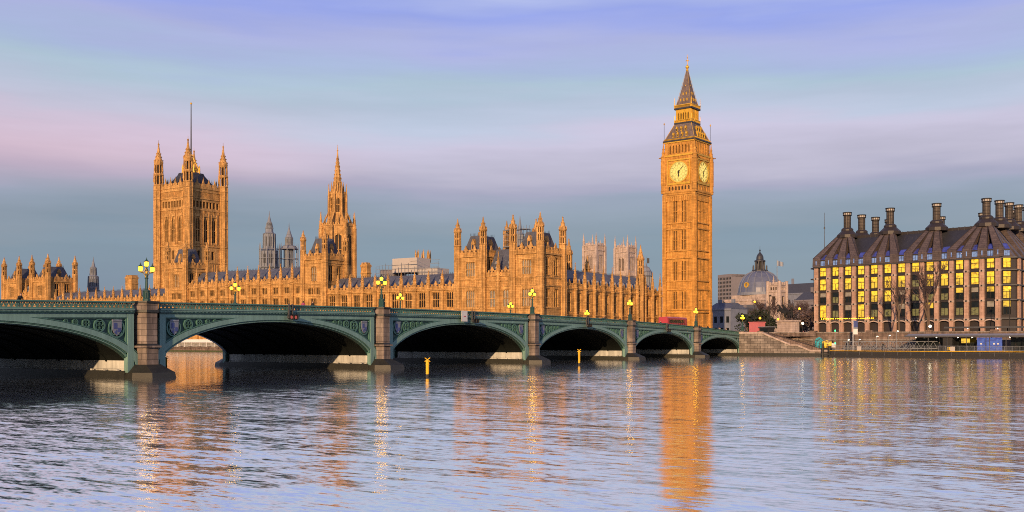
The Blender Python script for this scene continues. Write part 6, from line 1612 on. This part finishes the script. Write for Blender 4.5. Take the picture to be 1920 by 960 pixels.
x, y = at(1741, 254); bare_tree(x, y, 20, 75, 'thicker bare plane tree in front of the lit office, right of the pair', 'plane_tree', .42, 6, 'bare plane trees before the lit office', .45, rmin=.02)
x, y = at(1528, 300); bare_tree(x, y, 9, 77, 'small bare tree at the foot of the lit office left corner', 'plane_tree', .5, 4, 'bare plane trees before the lit office', .2)

# ------------------------------------------------------------------ street lamps and crowd at the bridge end
def street_lamp(px_, fw, h, mat, lb, globe=.32):
    x, y = at(px_, fw); T = thing('street_lamp', (x, y, 4.9), 0, lb, 'street lamp', 'street lamps on the embankment'); m = MB()
    m.lathe(0, 0, [(.22, 4.9), (.2, 5.9), (.1, 6.1), (.07, 4.9+h)], 8); m.lathe(0, 0, [(.12, 4.9+h), (.2, 4.9+h+.1)], 8); part('post', m.mesh('street_lamp_post', ['black']), T)
    m = MB(); m.lathe(0, 0, [(globe*.5, 4.9+h+.1), (globe, 4.9+h+.1+globe*.7), (globe, 4.9+h+.1+globe*1.2), (globe*.4, 4.9+h+.1+globe*2)], 10); part('lamp_globe', m.mesh('lamp_globe', [mat]), T)
for a_ in ((1415, 330, 11.2, 'lampamber', 'tall amber street lamp in front of the dome'), (1499, 300, 8.0, 'lampamber', 'amber street lamp right of the chariot statue'), (1459, 300, 1.9+3, 'lampamber', 'low amber street lamp by the statue pedestal'), (1425, 300, 5.2, 'lampamber', 'low amber street lamp over the red kiosk'),
           (1893, 240, 11.0, 'lampamber', 'tall amber street lamp at the right end of the lit office'), (1505, 285, 3.4, 'white_lamp', 'low white street lamp by the left end of the lit office'), (1744, 246, 2.0, 'white_lamp', 'low white lamp by the thick plane tree trunk')): street_lamp(*a_)
x, y = at(1443, 290); m = MB(); m.tube((0, 0, 4.9), (0, 0, 17), .11, .07, n=6); m.box(-.25, .25, -.15, .15, 12.5, 13.4); m.box(-.12, .5, -.1, .1, 16.5, 17)
single('camera_mast', m, ['black'], (x, y, 0), 0, 'tall thin dark mast standing in front of the pale flag tower', 'mast')
rr = random.Random(3)
crowd = [(1371, 268, 'cloth1'), (1379, 270, 'cloth4'), (1384, 275, 'cloth2'), (1396, 282, 'cloth1'), (1432, 272, 'cloth1'), (1438, 276, 'cloth2'), (1496, 282, 'cloth1'), (1506, 290, 'cloth3'), (1512, 288, 'cloth2'), (1517, 290, 'cloth4')]
clab = ['black coated figure at the bridge end left of the last lamp', 'tan coated figure at the bridge end left of the last lamp', 'navy coated figure just left of the last bridge lamp', 'black coated figure between the last lamp and the red kiosk', 'black coated figure beside the black stall', 'navy coated figure right of the black stall', 'black coated figure right of the statue pedestal', 'magenta coated figure before the left end of the lit office', 'navy coated figure before the left end of the lit office', 'tan coated figure before the left end of the lit office']
for k, (px_, fw, cl) in enumerate(crowd):
    x, y = at(px_, fw); person((x, y, 4.9), rr.uniform(0, 6.28), 'walk' if k % 2 else 'stand', cl, clab[k], 'people at the bridge end')
for q, lb, cl in ((11.5, 'black coated figure standing on the pier deck before the gangway', 'cloth1'), (24.0, 'navy coated figure under the blue shelter roof', 'cloth2'), (39.5, 'black coated figure right of the blue screen on the pier', 'cloth1')):
    p = pt(q, 2.4); person((p[0], p[1], 1.5), 1.0, 'stand', cl, lb, 'people on the floating pier')
